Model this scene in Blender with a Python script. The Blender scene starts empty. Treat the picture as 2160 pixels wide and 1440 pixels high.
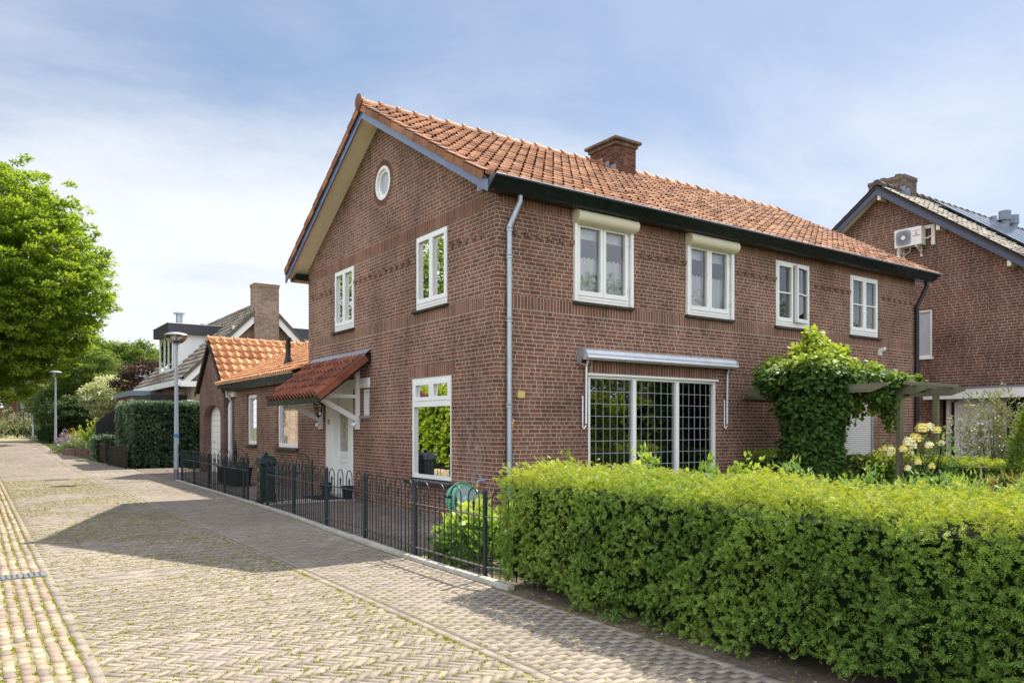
import bpy, math, random
import numpy as np
from mathutils import Vector, Matrix
from mathutils.geometry import tessellate_polygon

random.seed(7)
rng = np.random.default_rng(7)
SC = bpy.context.scene
COL = SC.collection
R = math.radians

# ---------------------------------------------------------------- camera, sky, sun, exposure
cam_d = bpy.data.cameras.new('camera')
cam = bpy.data.objects.new('camera', cam_d)
COL.objects.link(cam)
cam.location = (-6.518, -9.720, 1.5)
cam.rotation_euler = (R(90), 0, math.atan2(-0.5737, 0.8191))
cam_d.sensor_width = 36
cam_d.lens = 1625 / 2160 * 36
cam_d.shift_y = 181 / 2160
cam_d.clip_start = 0.1
cam_d.clip_end = 3000
SC.camera = cam

SUN = Vector((0.70, 0.25, 1.0)).normalized()          # direction towards the sun
SKY_STRENGTH = 0.12
SUN_STRENGTH = 4.0
SC.view_settings.view_transform = 'Standard'
SC.view_settings.look = 'None'
SC.view_settings.exposure = 1.3
SC.view_settings.gamma = 1
SC.view_settings.use_curve_mapping = False
SC.cycles.use_adaptive_sampling = False
SC.cycles.denoising_prefilter = 'NONE'
SC.cycles.max_bounces = 8
SC.cycles.diffuse_bounces = 4
SC.cycles.glossy_bounces = 4
SC.cycles.transmission_bounces = 4
SC.cycles.transparent_max_bounces = 16
SC.cycles.caustics_reflective = False
SC.cycles.caustics_refractive = False
SC.cycles.sample_clamp_indirect = 8


class G:
    """thin wrapper round a node tree"""
    def __init__(s, nt):
        s.nt = nt
        nt.nodes.clear()

    def n(s, typ, ins=None, **props):
        nd = s.nt.nodes.new(typ)
        for k, v in props.items():
            setattr(nd, k, v)
        for k, v in (ins or {}).items():
            s.set(nd.inputs[k], v)
        return nd

    def set(s, sock, v):
        if isinstance(v, bpy.types.NodeSocket):
            s.nt.links.new(v, sock)
        elif isinstance(v, bpy.types.Node):
            s.nt.links.new(v.outputs[0], sock)
        else:
            if isinstance(v, (tuple, list)) and len(v) == 3 and len(getattr(sock, 'default_value', (0,))) == 4:
                v = tuple(v) + (1,)
            sock.default_value = v

    def m(s, op, a, b=0.0, c=None, clamp=False):
        nd = s.nt.nodes.new('ShaderNodeMath')
        nd.operation = op
        nd.use_clamp = clamp
        s.set(nd.inputs[0], a)
        s.set(nd.inputs[1], b)
        if c is not None:
            s.set(nd.inputs[2], c)
        return nd.outputs[0]

    def ramp(s, fac, stops, interp='LINEAR'):
        nd = s.nt.nodes.new('ShaderNodeValToRGB')
        cr = nd.color_ramp
        cr.interpolation = interp
        while len(cr.elements) < len(stops):
            cr.elements.new(0.5)
        for e, (p, c) in zip(cr.elements, stops):
            e.position = p
            if isinstance(c, (int, float)):
                c = (c, c, c)
            e.color = tuple(c) + (1,)
        s.set(nd.inputs[0], fac)
        return nd.outputs[0]

    def mix(s, fac, a, b, blend='MIX'):
        nd = s.nt.nodes.new('ShaderNodeMix')
        nd.data_type = 'RGBA'
        nd.blend_type = blend
        s.set(nd.inputs[0], fac)
        s.set(nd.inputs[6], a)
        s.set(nd.inputs[7], b)
        return nd.outputs[2]

    def noise(s, vec, scale, detail=3, rough=0.5, out=0, dist=0.0):
        nd = s.n('ShaderNodeTexNoise', {'Vector': vec, 'Scale': scale, 'Detail': detail, 'Roughness': rough, 'Distortion': dist})
        return nd.outputs[out]

    def wn(s, x, y=0.0, z=0.0):
        c = s.n('ShaderNodeCombineXYZ', {0: x, 1: y, 2: z})
        return s.n('ShaderNodeTexWhiteNoise', {'Vector': c}, noise_dimensions='3D').outputs[0]

    def pos(s):
        g = s.n('ShaderNodeNewGeometry')
        return g.outputs['Position']

    def xyz(s, v):
        nd = s.n('ShaderNodeSeparateXYZ', {0: v})
        return nd.outputs[0], nd.outputs[1], nd.outputs[2]

    def bump(s, h, strength=0.3, dist=0.01):
        return s.n('ShaderNodeBump', {'Height': h, 'Strength': strength, 'Distance': dist}).outputs[0]

    def out(s, shader):
        o = s.n('ShaderNodeOutputMaterial')
        s.nt.links.new(shader, o.inputs[0])

    def pbsdf(s, col, rough=0.6, spec=0.4, metal=0.0, normal=None, **kw):
        ins = {'Base Color': col, 'Roughness': rough, 'Specular IOR Level': spec, 'Metallic': metal}
        if normal is not None:
            ins['Normal'] = normal
        ins.update(kw)
        return s.n('ShaderNodeBsdfPrincipled', ins).outputs[0]


# world: physical sky with high thin cloud
world = bpy.data.worlds.new('World')
SC.world = world
world.use_nodes = True
w = G(world.node_tree)
sky = w.n('ShaderNodeTexSky', sky_type='NISHITA', sun_disc=False)
sky.sun_elevation = math.asin(SUN.z)
sky.sun_rotation = math.atan2(SUN.x, SUN.y)
sky.altitude = 0
sky.air_density = 1.0
sky.dust_density = 1.2
sky.ozone_density = 1.6
dirv = w.n('ShaderNodeTexCoord').outputs['Generated']
dx, dy, dz = w.xyz(dirv)
up = w.m('ADD', w.m('MAXIMUM', dz, 0.0), 0.16)
pl = w.n('ShaderNodeCombineXYZ', {0: w.m('DIVIDE', dx, up), 1: w.m('DIVIDE', dy, up), 2: 3.1})
mp = w.n('ShaderNodeMapping', {'Vector': pl, 'Rotation': (0, 0, R(38)), 'Scale': (0.7, 1.15, 1)})
wisps = w.noise(mp.outputs[0], 1.25, 8, 0.62, dist=0.35)
broad = w.noise(pl.outputs[0], 0.55, 3, 0.5)
cl = w.m('ADD', w.m('MULTIPLY', wisps, 0.5), w.m('MULTIPLY', broad, 0.62))
# thicker veil toward the horizon and to the north-west, as cirrostratus thickens there
veil = w.m('MULTIPLY', w.m('SUBTRACT', 1.0, w.m('MULTIPLY', dz, 2.0), clamp=True), 0.40)
side = w.m('MULTIPLY', w.m('SUBTRACT', dy, dx), 0.10)
cl = w.m('ADD', w.m('ADD', cl, veil), side)
mask = w.ramp(cl, [(0.50, 0.0), (0.93, 0.95)], 'EASE')
clear = w.mix(0.35, w.mix(1.0, sky.outputs[0], (0.37, 0.385, 0.385), 'MULTIPLY'), (1.45, 2.05, 3.2))
# bright cloud added behind the camera, out of view, to fill the shade
fill_cloud = w.m('ADD', w.m('MULTIPLY', dx, -0.66), w.m('MULTIPLY', dy, -0.75))
fill_cloud = w.n('ShaderNodeMapRange', {0: fill_cloud, 1: -0.42, 2: 0.36}, interpolation_type='SMOOTHSTEP').outputs[0]
ccol = w.mix(fill_cloud, (3.4, 3.5, 3.65), (6.9, 7.2, 7.9))
mask = w.m('MAXIMUM', mask, w.m('MULTIPLY', fill_cloud, 0.85))
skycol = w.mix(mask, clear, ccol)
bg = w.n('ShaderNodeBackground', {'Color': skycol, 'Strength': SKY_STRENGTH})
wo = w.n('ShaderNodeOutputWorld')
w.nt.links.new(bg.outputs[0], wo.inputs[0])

sl = bpy.data.lights.new('sun', 'SUN')
sl.energy = SUN_STRENGTH
sl.angle = R(0.5)
sl.color = (1.0, 0.93, 0.80)
sun = bpy.data.objects.new('sun', sl)
COL.objects.link(sun)
sun.rotation_euler = SUN.to_track_quat('Z', 'Y').to_euler()
sun.location = (20, 8, 30)


# ---------------------------------------------------------------- objects and meshes
def tag(o, label=None, cat=None, group=None, kind=None):
    for k, v in (('label', label), ('category', cat), ('group', group), ('kind', kind)):
        if v:
            o[k] = v
    return o


def thing(name, label, cat, loc=(0, 0, 0), group=None, rz=0):
    o = bpy.data.objects.new(name, None)
    o.empty_display_size = 0.2
    COL.objects.link(o)
    o.location = loc
    o.rotation_euler = (0, 0, rz)
    return tag(o, label, cat, group)


def wloc(o):
    v = Vector((0, 0, 0))
    while o is not None:
        v = v + o.location
        o = o.parent
    return v


def link(name, me, parent=None, loc=(0, 0, 0)):
    o = bpy.data.objects.new(name, me)
    COL.objects.link(o)
    o.location = loc
    if parent is not None:
        o.parent = parent
    return o


class MB:
    def __init__(s):
        s.v, s.f, s.mi, s.mat, s.t, s.tint = [], [], [], 0, [], None

    def add(s, vs, fs):
        b = len(s.v)
        s.v += [tuple(p) for p in vs]
        s.f += [tuple(b + i for i in f) for f in fs]
        s.mi += [s.mat] * len(fs)
        s.t += [s.tint] * len(fs)
        return s

    def box(s, a, b):
        x0, y0, z0 = (min(p, q) for p, q in zip(a, b))
        x1, y1, z1 = (max(p, q) for p, q in zip(a, b))
        vs = [(x0, y0, z0), (x1, y0, z0), (x1, y1, z0), (x0, y1, z0), (x0, y0, z1), (x1, y0, z1), (x1, y1, z1), (x0, y1, z1)]
        return s.add(vs, [(0, 3, 2, 1), (4, 5, 6, 7), (0, 1, 5, 4), (1, 2, 6, 5), (2, 3, 7, 6), (3, 0, 4, 7)])

    def obox(s, o, a, b, c):
        o, a, b, c = map(Vector, (o, a, b, c))
        vs = [o, o + a, o + a + b, o + b, o + c, o + a + c, o + a + b + c, o + b + c]
        return s.add(vs, [(0, 3, 2, 1), (4, 5, 6, 7), (0, 1, 5, 4), (1, 2, 6, 5), (2, 3, 7, 6), (3, 0, 4, 7)])

    def prism(s, poly, vec):
        n = len(poly)
        vec = Vector(vec)
        poly = [Vector(p) for p in poly]
        tris = tessellate_polygon([poly])
        vs = poly + [p + vec for p in poly]
        fs = [tuple(t) for t in tris] + [tuple(i + n for i in t[::-1]) for t in tris]
        fs += [(i, (i + 1) % n, (i + 1) % n + n, i + n) for i in range(n)]
        return s.add(vs, fs)

    def tube(s, path, r, n=8, closed=False):
        path = [Vector(p) for p in path]
        rs = r if isinstance(r, (list, tuple)) else [r] * len(path)
        rings = []
        prev = None
        for i, p in enumerate(path):
            if closed:
                d = path[(i + 1) % len(path)] - path[i - 1]
            else:
                d = path[min(i + 1, len(path) - 1)] - path[max(i - 1, 0)]
            if d.length < 1e-9:
                d = Vector((0, 0, 1))
            d.normalize()
            if prev is None:
                a = d.cross(Vector((0, 0, 1)))
                if a.length < 0.05:
                    a = d.cross(Vector((1, 0, 0)))
            else:
                a = prev - d * prev.dot(d)
            a.normalize()
            prev = a
            b = d.cross(a)
            rings.append([p + (a * math.cos(2 * math.pi * k / n) + b * math.sin(2 * math.pi * k / n)) * rs[i] for k in range(n)])
        vs = [q for rr in rings for q in rr]
        fs = []
        m = len(rings)
        for i in range(m if closed else m - 1):
            for k in range(n):
                j = (i + 1) % m
                fs.append((i * n + k, i * n + (k + 1) % n, j * n + (k + 1) % n, j * n + k))
        if not closed:
            fs.append(tuple(range(n))[::-1])
            fs.append(tuple(range((m - 1) * n, m * n)))
        return s.add(vs, fs)

    def lathe(s, prof, c=(0, 0, 0), n=16, sq=False):
        vs, fs = [], []
        for r, z in prof:
            for k in range(n):
                a = 2 * math.pi * (k + (0.5 if n == 4 else 0)) / n
                vs.append((c[0] + r * math.cos(a), c[1] + r * math.sin(a), c[2] + z))
        for i in range(len(prof) - 1):
            for k in range(n):
                fs.append((i * n + k, i * n + (k + 1) % n, (i + 1) * n + (k + 1) % n, (i + 1) * n + k))
        fs.append(tuple(range(n))[::-1])
        fs.append(tuple(range((len(prof) - 1) * n, len(prof) * n)))
        return s.add(vs, fs)

    def ball(s, c, r, n=10, m=6, sc=(1, 1, 1)):
        prof = [(max(r * math.sin(math.pi * i / m), 1e-4), -r * math.cos(math.pi * i / m)) for i in range(m + 1)]
        b = len(s.v)
        s.lathe(prof, (0, 0, 0), n)
        for i in range(b, len(s.v)):
            p = s.v[i]
            s.v[i] = (c[0] + p[0] * sc[0], c[1] + p[1] * sc[1], c[2] + p[2] * sc[2])
        return s

    def mesh(s, name, mats, off=(0, 0, 0)):
        me = bpy.data.meshes.new(name)
        me.from_pydata([(p[0] - off[0], p[1] - off[1], p[2] - off[2]) for p in s.v], [], s.f)
        for m in (mats if isinstance(mats, (list, tuple)) else [mats]):
            me.materials.append(m)
        if any(s.mi):
            me.polygons.foreach_set('material_index', s.mi)
        me.update()
        if any(q is not None for q in s.t):
            at = me.attributes.new('tint', 'FLOAT', 'FACE')
            at.data.foreach_set('value', [0.5 if q is None else q for q in s.t])
        return me

    def build(s, name, mats, parent=None, smooth=False, bevel=0.0, world=True):
        off = wloc(parent) if (parent is not None and world) else (0, 0, 0)
        me = s.mesh(name, mats, off)
        if smooth:
            me.polygons.foreach_set('use_smooth', [True] * len(me.polygons))
            try:
                me.set_sharp_from_angle(angle=R(40))
            except Exception:
                pass
        o = link(name, me, parent)
        if bevel:
            b = o.modifiers.new('bevel', 'BEVEL')
            b.width = bevel
            b.segments = 2
            b.limit_method = 'ANGLE'
            b.angle_limit = R(50)
        return o


def big_mesh(name, V, F, mats, parent=None, tint=None, mi=None, smooth=False):
    """V (n,3) world coords, F (m,k) faces of equal size"""
    V = np.asarray(V, dtype=np.float32)
    if parent is not None:
        V = V - np.array(wloc(parent), dtype=np.float32)
    F = np.asarray(F, dtype=np.int32)
    me = bpy.data.meshes.new(name)
    m, k = F.shape
    me.vertices.add(len(V))
    me.vertices.foreach_set('co', V.ravel())
    me.loops.add(m * k)
    me.loops.foreach_set('vertex_index', F.ravel())
    me.polygons.add(m)
    me.polygons.foreach_set('loop_start', np.arange(0, m * k, k, dtype=np.int32))
    me.polygons.foreach_set('loop_total', np.full(m, k, dtype=np.int32))
    for q in (mats if isinstance(mats, (list, tuple)) else [mats]):
        me.materials.append(q)
    if mi is not None:
        me.polygons.foreach_set('material_index', np.asarray(mi, dtype=np.int32))
    if smooth:
        me.polygons.foreach_set('use_smooth', np.ones(m, dtype=bool))
    me.update(calc_edges=True)
    if tint is not None:
        at = me.attributes.new('tint', 'FLOAT', 'FACE')
        at.data.foreach_set('value', np.asarray(tint, dtype=np.float32))
    me.validate()
    return link(name, me, parent)


# ---------------------------------------------------------------- materials
def newmat(name):
    m = bpy.data.materials.new(name)
    m.use_nodes = True
    return m, G(m.node_tree)


def brick_mat(name, cols, mortar, row=0.064, ln=0.215, soldier=False, split=0.35, mw=0.0055, stain=None, dirt=0.35):
    m, g = newmat(name)
    p = g.pos()
    x, y, z = g.xyz(p)
    wob = g.m('MULTIPLY', g.m('SUBTRACT', g.noise(p, 9.0, 2), 0.5), 0.005)
    u = g.m('ADD', g.m('ADD', x, y), wob)
    v = g.m('ADD', z, g.m('MULTIPLY', wob, 0.5))
    if soldier:
        u, v = v, u
        ln = 0.216
    vr = g.m('DIVIDE', v, row)
    r = g.m('FLOOR', vr)
    fv = g.m('FRACT', vr)
    if soldier:
        uu = g.m('DIVIDE', g.m('SUBTRACT', u, soldier), ln)
    else:
        uu = g.m('ADD', g.m('DIVIDE', u, ln), g.wn(r, 3.7))
    c = g.m('FLOOR', uu)
    f = g.m('FRACT', uu)
    sp = g.m('LESS_THAN', g.wn(c, r, 5.0), 0.0 if soldier else split)
    f2 = g.m('FRACT', g.m('MULTIPLY', f, 2))
    sub = g.m('MULTIPLY', sp, g.m('FLOOR', g.m('MULTIPLY', f, 2)))
    ff = g.m('ADD', g.m('MULTIPLY', sp, f2), g.m('MULTIPLY', g.m('SUBTRACT', 1.0, sp), f))
    wdt = g.m('SUBTRACT', ln, g.m('MULTIPLY', sp, ln / 2))
    du = g.m('MULTIPLY', g.m('MINIMUM', ff, g.m('SUBTRACT', 1.0, ff)), wdt)
    dv = g.m('MULTIPLY', g.m('MINIMUM', fv, g.m('SUBTRACT', 1.0, fv)), row)
    d = g.m('MINIMUM', du, dv)
    d = g.m('ADD', d, g.m('MULTIPLY', g.m('SUBTRACT', g.noise(p, 60, 2), 0.5), 0.004))
    face = g.n('ShaderNodeMapRange', {0: d, 1: mw - 0.0015, 2: mw + 0.0015}, interpolation_type='SMOOTHSTEP').outputs[0]
    rnd = g.wn(c, r, sub)
    k = len(cols)
    bc = g.ramp(rnd, [(i / max(k - 1, 1), cc) for i, cc in enumerate(cols)])
    fine = g.ramp(g.noise(p, 45, 4, 0.65), [(0.25, 0.70), (0.75, 1.22)])
    bc = g.mix(1.0, bc, fine, 'MULTIPLY')
    big = g.ramp(g.noise(p, 0.9, 5, 0.6), [(0.3, 1 - dirt), (0.62, 1.08)])
    mc = g.mix(1.0, mortar, g.ramp(g.noise(p, 30, 3), [(0.3, 0.75), (0.7, 1.1)]), 'MULTIPLY')
    col = g.mix(face, mc, bc)
    col = g.mix(1.0, col, big, 'MULTIPLY')
    stv = g.n('ShaderNodeMapping', {'Vector': p, 'Scale': (2.6, 2.6, 0.22)}).outputs[0]
    col = g.mix(1.0, col, g.ramp(g.noise(stv, 1.6, 5, 0.65), [(0.34, 0.84), (0.56, 1.03)]), 'MULTIPLY')
    if stain == 'salts':          # white salt bloom below the old tap on the gable corner
        a = g.m('SUBTRACT', 1.0, g.m('MULTIPLY', g.m('ABSOLUTE', g.m('SUBTRACT', y, g.m('ADD', 0.62, g.m('MULTIPLY', z, 0.02)))), 2.8), clamp=True)
        b = g.m('SUBTRACT', 1.0, g.m('MULTIPLY', g.m('ABSOLUTE', g.m('SUBTRACT', z, 1.15)), 0.8), clamp=True)
        onx = g.m('LESS_THAN', x, 0.05)
        sm = g.m('MULTIPLY', g.m('MULTIPLY', a, b), g.ramp(g.noise(p, 7, 6, 0.75), [(0.48, 0.0), (0.7, 0.9)]))
        sm = g.m('MULTIPLY', sm, onx)
        col = g.mix(sm, col, (0.42, 0.39, 0.37))
    h = g.m('ADD', g.m('MULTIPLY', face, 0.8), g.m('MULTIPLY', g.noise(p, 70, 3), 0.25))
    sh = g.pbsdf(col, 0.85, 0.2, normal=g.bump(h, 0.6, 0.006))
    g.out(sh)
    return m


def tile_mat(name, c_dark, c_mid, c_light, stain=(0.05, 0.04, 0.035), amount=0.5, moss=None):
    m, g = newmat(name)
    p = g.pos()
    t = g.n('ShaderNodeAttribute', attribute_name='tint').outputs['Fac']
    col = g.ramp(t, [(0.0, c_dark), (0.45, c_mid), (1.0, c_light)])
    col = g.mix(1.0, col, g.ramp(g.noise(p, 24, 4, 0.7), [(0.3, 0.72), (0.7, 1.18)]), 'MULTIPLY')
    s1 = g.ramp(g.noise(p, 1.1, 6, 0.68), [(0.50, 0.0), (0.72, amount)])
    s2 = g.ramp(g.noise(p, 9, 5, 0.7), [(0.42, 0.25), (0.62, 1.0)])
    col = g.mix(g.m('MULTIPLY', s1, s2), col, stain)
    if moss:
        col = g.mix(g.ramp(g.noise(p, 14, 5, 0.7), [(0.60, 0.0), (0.70, 0.7)]), col, moss)
    g.out(g.pbsdf(col, 0.72, 0.3, normal=g.bump(g.noise(p, 60, 3), 0.25, 0.004)))
    return m


def plain(name, col, rough=0.5, spec=0.4, metal=0.0, var=0.12, scale=6.0, bump=0.0, streak=False):
    m, g = newmat(name)
    p = g.pos()
    pv = p
    if streak:
        pv = g.n('ShaderNodeMapping', {'Vector': p, 'Scale': (6, 6, 0.6)}).outputs[0]
    f = g.ramp(g.noise(pv, scale, 5, 0.62), [(0.28, 1 - var), (0.72, 1 + var * 0.4)])
    c = g.mix(1.0, col, f, 'MULTIPLY')
    rr = g.ramp(g.noise(p, scale * 2.3, 3), [(0.3, max(rough - 0.08, 0.02)), (0.7, min(rough + 0.1, 1))])
    nm = g.bump(g.noise(p, 55, 3), bump, 0.004) if bump else None
    g.out(g.pbsdf(c, rr, spec, metal, nm))
    return m


def leaf_mat(name, dark, mid, light, trans=0.35, rough=0.5, spec=0.3):
    m, g = newmat(name)
    t = g.n('ShaderNodeAttribute', attribute_name='tint').outputs['Fac']
    col = g.ramp(t, [(0.0, dark), (0.5, mid), (1.0, light)])
    a = g.pbsdf(col, rough, spec)
    tc = g.mix(1.0, col, (1.25, 1.25, 0.55), 'MULTIPLY')
    b = g.n('ShaderNodeBsdfTranslucent', {'Color': tc}).outputs[0]
    g.out(g.n('ShaderNodeMixShader', {0: trans, 1: a, 2: b}).outputs[0])
    return m


def glass_mat(name, tintc=(0.75, 0.82, 0.80), refl=1.9, base=0.05):
    m, g = newmat(name)
    p = g.pos()
    fr = g.n('ShaderNodeFresnel', {'IOR': 1.5}).outputs[0]
    f = g.m('ADD', g.m('MULTIPLY', fr, refl), base, clamp=True)
    wav = g.bump(g.noise(p, 1.7, 2), 0.05, 0.02)
    gl = g.n('ShaderNodeBsdfGlossy', {'Color': (1, 1, 1, 1), 'Roughness': 0.0, 'Normal': wav}).outputs[0]
    tr = g.n('ShaderNodeBsdfTransparent', {'Color': tintc}).outputs[0]
    g.out(g.n('ShaderNodeMixShader', {0: f, 1: tr, 2: gl}).outputs[0])
    return m


def cloth_mat(name, col, alpha):
    m, g = newmat(name)
    d = g.n('ShaderNodeBsdfDiffuse', {'Color': col}).outputs[0]
    t2 = g.n('ShaderNodeBsdfTranslucent', {'Color': col}).outputs[0]
    mx = g.n('ShaderNodeMixShader', {0: 0.15, 1: d, 2: t2}).outputs[0]
    tr = g.n('ShaderNodeBsdfTransparent').outputs[0]
    g.out(g.n('ShaderNodeMixShader', {0: alpha, 1: tr, 2: mx}).outputs[0])
    return m


def paver_mat(name, stops, moss=0.35):
    m, g = newmat(name)
    p = g.pos()
    t = g.n('ShaderNodeAttribute', attribute_name='tint').outputs['Fac']
    col = g.ramp(t, stops)
    col = g.mix(1.0, col, g.ramp(g.noise(p, 38, 5, 0.7), [(0.28, 0.72), (0.72, 1.16)]), 'MULTIPLY')
    col = g.mix(1.0, col, g.ramp(g.noise(p, 0.45, 4, 0.6), [(0.3, 0.80), (0.65, 1.08)]), 'MULTIPLY')
    mm = g.m('MULTIPLY', g.ramp(g.noise(p, 0.7, 5, 0.65), [(0.52, 0.0), (0.70, moss)]), g.ramp(g.noise(p, 20, 5, 0.8), [(0.45, 0.0), (0.6, 1.0)]))
    col = g.mix(mm, col, (0.16, 0.15, 0.05))
    h = g.noise(p, 60, 4, 0.7)
    g.out(g.pbsdf(col, 0.85, 0.25, normal=g.bump(h, 0.4, 0.004)))
    return m


def ground_mat(name, a, b, c, s1=1.2, s2=25.0, bump=0.5):
    m, g = newmat(name)
    p = g.pos()
    col = g.mix(g.ramp(g.noise(p, s1, 6, 0.65), [(0.40, 0.0), (0.62, 1.0)]), a, b)
    col = g.mix(g.ramp(g.noise(p, s2, 6, 0.75), [(0.48, 0.0), (0.66, 0.8)]), col, c)
    g.out(g.pbsdf(col, 0.95, 0.1, normal=g.bump(g.noise(p, s2 * 2, 5, 0.8), bump, 0.02)))
    return m


def wood_mat(name, a, b, along=1):
    m, g = newmat(name)
    p = g.pos()
    sc = [18, 18, 18]
    sc[along] = 1.2
    q = g.n('ShaderNodeMapping', {'Vector': p, 'Scale': tuple(sc)}).outputs[0]
    n1 = g.noise(q, 1.6, 6, 0.7)
    col = g.mix(g.ramp(n1, [(0.3, 0.0), (0.7, 1.0)]), a, b)
    col = g.mix(g.ramp(g.noise(p, 5, 5, 0.7), [(0.5, 0.0), (0.7, 0.5)]), col, (0.10, 0.12, 0.06))
    g.out(g.pbsdf(col, 0.9, 0.15, normal=g.bump(n1, 0.5, 0.006)))
    return m


M = {}
RED = [(0.150, 0.064, 0.046), (0.200, 0.084, 0.058), (0.222, 0.096, 0.066), (0.250, 0.110, 0.074), (0.165, 0.077, 0.060), (0.275, 0.128, 0.084)]
M['brick'] = brick_mat('red_brown_brick', RED, (0.47, 0.415, 0.32), stain='salts')
M['soldier_lo'] = brick_mat('upright_brick_low', RED, (0.47, 0.41, 0.31), soldier=0.004 + 3.33, dirt=0.3)
M['soldier_up'] = brick_mat('upright_brick_high', RED[:4], (0.34, 0.29, 0.20), soldier=0.004 + 4.90, dirt=0.3)
M['soldier_win'] = brick_mat('upright_brick_lintel', RED, (0.47, 0.41, 0.31), soldier=0.004 + 2.38, dirt=0.3)
M['brick_ext'] = brick_mat('brown_brick_old', [(0.13, 0.060, 0.046), (0.18, 0.083, 0.060), (0.21, 0.10, 0.072), (0.24, 0.11, 0.07)], (0.42, 0.37, 0.28))
M['brick_gar'] = brick_mat('purple_brown_brick', [(0.12, 0.065, 0.060), (0.16, 0.085, 0.075), (0.20, 0.11, 0.09), (0.17, 0.075, 0.06)], (0.25, 0.22, 0.19), mw=0.004)
M['brick_right'] = brick_mat('rust_brown_brick', [(0.135, 0.062, 0.044), (0.175, 0.080, 0.056), (0.205, 0.090, 0.060), (0.155, 0.076, 0.060)], (0.44, 0.38, 0.31), mw=0.0065, row=0.080, ln=0.235, split=0.12)
M['brick_tan'] = brick_mat('buff_brick', [(0.25, 0.165, 0.115), (0.33, 0.225, 0.155), (0.38, 0.265, 0.18), (0.29, 0.20, 0.15), (0.22, 0.14, 0.10)], (0.40, 0.35, 0.28), row=0.07)
M['brick_chim'] = brick_mat('dark_red_chimney_brick', [(0.075, 0.028, 0.022), (0.12, 0.045, 0.032), (0.20, 0.07, 0.042), (0.14, 0.06, 0.045)], (0.16, 0.13, 0.10))
M['brick_far'] = brick_mat('orange_red_brick', [(0.22, 0.085, 0.05), (0.28, 0.11, 0.065), (0.25, 0.10, 0.06)], (0.35, 0.28, 0.22))
M['tile_main'] = tile_mat('orange_clay_tile', (0.21, 0.085, 0.042), (0.38, 0.165, 0.080), (0.52, 0.265, 0.135), stain=(0.08, 0.06, 0.045), amount=0.85)
M['tile_new'] = tile_mat('bright_orange_clay_tile', (0.38, 0.155, 0.062), (0.52, 0.235, 0.10), (0.62, 0.32, 0.15), stain=(0.16, 0.08, 0.05), amount=0.6)
M['tile_canopy'] = tile_mat('old_red_clay_tile', (0.10, 0.032, 0.020), (0.20, 0.062, 0.034), (0.27, 0.095, 0.055), amount=0.85)
M['tile_grey'] = tile_mat('grey_brown_concrete_tile', (0.14, 0.118, 0.095), (0.21, 0.18, 0.145), (0.29, 0.25, 0.20), stain=(0.05, 0.045, 0.035), amount=0.6, moss=(0.14, 0.13, 0.06))
M['tile_dark'] = tile_mat('dark_grey_roof_tile', (0.045, 0.036, 0.033), (0.07, 0.055, 0.05), (0.11, 0.09, 0.075), amount=0.5)
M['slate'] = plain('blue_grey_slate', (0.20, 0.23, 0.28), 0.5, 0.4, var=0.25, scale=4)
M['ringbrick'] = plain('ring_brick', (0.17, 0.075, 0.055), 0.85, 0.2, var=0.35, scale=18)
M['underlay'] = plain('dark_roof_underlay', (0.05, 0.032, 0.022), 0.95, 0.05)
M['white'] = plain('white_paint', (0.82, 0.82, 0.79), 0.35, 0.45, var=0.07, scale=3)
M['cream'] = plain('cream_paint', (0.70, 0.64, 0.47), 0.4, 0.4, var=0.06, scale=3)
M['soffit'] = plain('cream_soffit_board', (0.93, 0.85, 0.66), 0.6, 0.3, var=0.10, scale=2)
M['shutter'] = plain('pale_aluminium_slat', (0.62, 0.62, 0.60), 0.4, 0.4, var=0.06, scale=3)
M['alu'] = plain('brushed_aluminium', (0.74, 0.75, 0.77), 0.32, 0.6, 0.55, var=0.10, scale=3)
M['greyplate'] = plain('grey_plastic', (0.28, 0.27, 0.27), 0.5, 0.3)
M['zinc'] = plain('weathered_zinc', (0.40, 0.44, 0.48), 0.42, 0.5, 0.55, var=0.22, scale=5, streak=True)
M['lead'] = plain('grey_lead', (0.26, 0.29, 0.36), 0.45, 0.5, 0.3, var=0.3, scale=7)
M['barge'] = plain('blue_grey_gloss_paint', (0.115, 0.15, 0.26), 0.22, 0.6, var=0.12, scale=4)
M['green_black'] = plain('very_dark_green_gloss_paint', (0.008, 0.018, 0.016), 0.30, 0.35, var=0.4, scale=3, streak=True)
M['black'] = plain('black_paint', (0.010, 0.012, 0.014), 0.42, 0.35, var=0.3)
M['iron'] = plain('painted_wrought_iron', (0.014, 0.026, 0.030), 0.48, 0.35, var=0.3, scale=12)
M['rail'] = plain('worn_iron_rail', (0.085, 0.085, 0.075), 0.5, 0.5, 0.2, var=0.5, scale=18)
M['mailbox'] = plain('dark_green_cast_metal', (0.006, 0.018, 0.018), 0.35, 0.4, var=0.3, scale=10)
M['sill'] = plain('dark_glazed_sill_tile', (0.045, 0.038, 0.040), 0.4, 0.5, var=0.35, scale=8)
M['sillmoss'] = plain('mossy_dark_sill', (0.055, 0.05, 0.032), 0.7, 0.3, var=0.6, scale=12)
M['dark'] = plain('dark_interior', (0.035, 0.032, 0.030), 0.9, 0.1)
M['floorwood'] = plain('wooden_floor', (0.14, 0.085, 0.05), 0.6, 0.3)
M['concrete'] = plain('pale_concrete', (0.42, 0.40, 0.35), 0.9, 0.2, var=0.3, scale=6, bump=0.3)
M['slab'] = plain('light_paving_slab', (0.40, 0.375, 0.34), 0.85, 0.2, var=0.25, scale=3, bump=0.2)
M['steel'] = plain('galvanised_lamp_steel', (0.36, 0.40, 0.47), 0.4, 0.5, 0.25, var=0.10, scale=3)
M['steelbase'] = plain('dark_grey_steel', (0.16, 0.17, 0.19), 0.5, 0.4)
M['blue'] = plain('blue_sticker', (0.03, 0.16, 0.55), 0.4)
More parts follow.
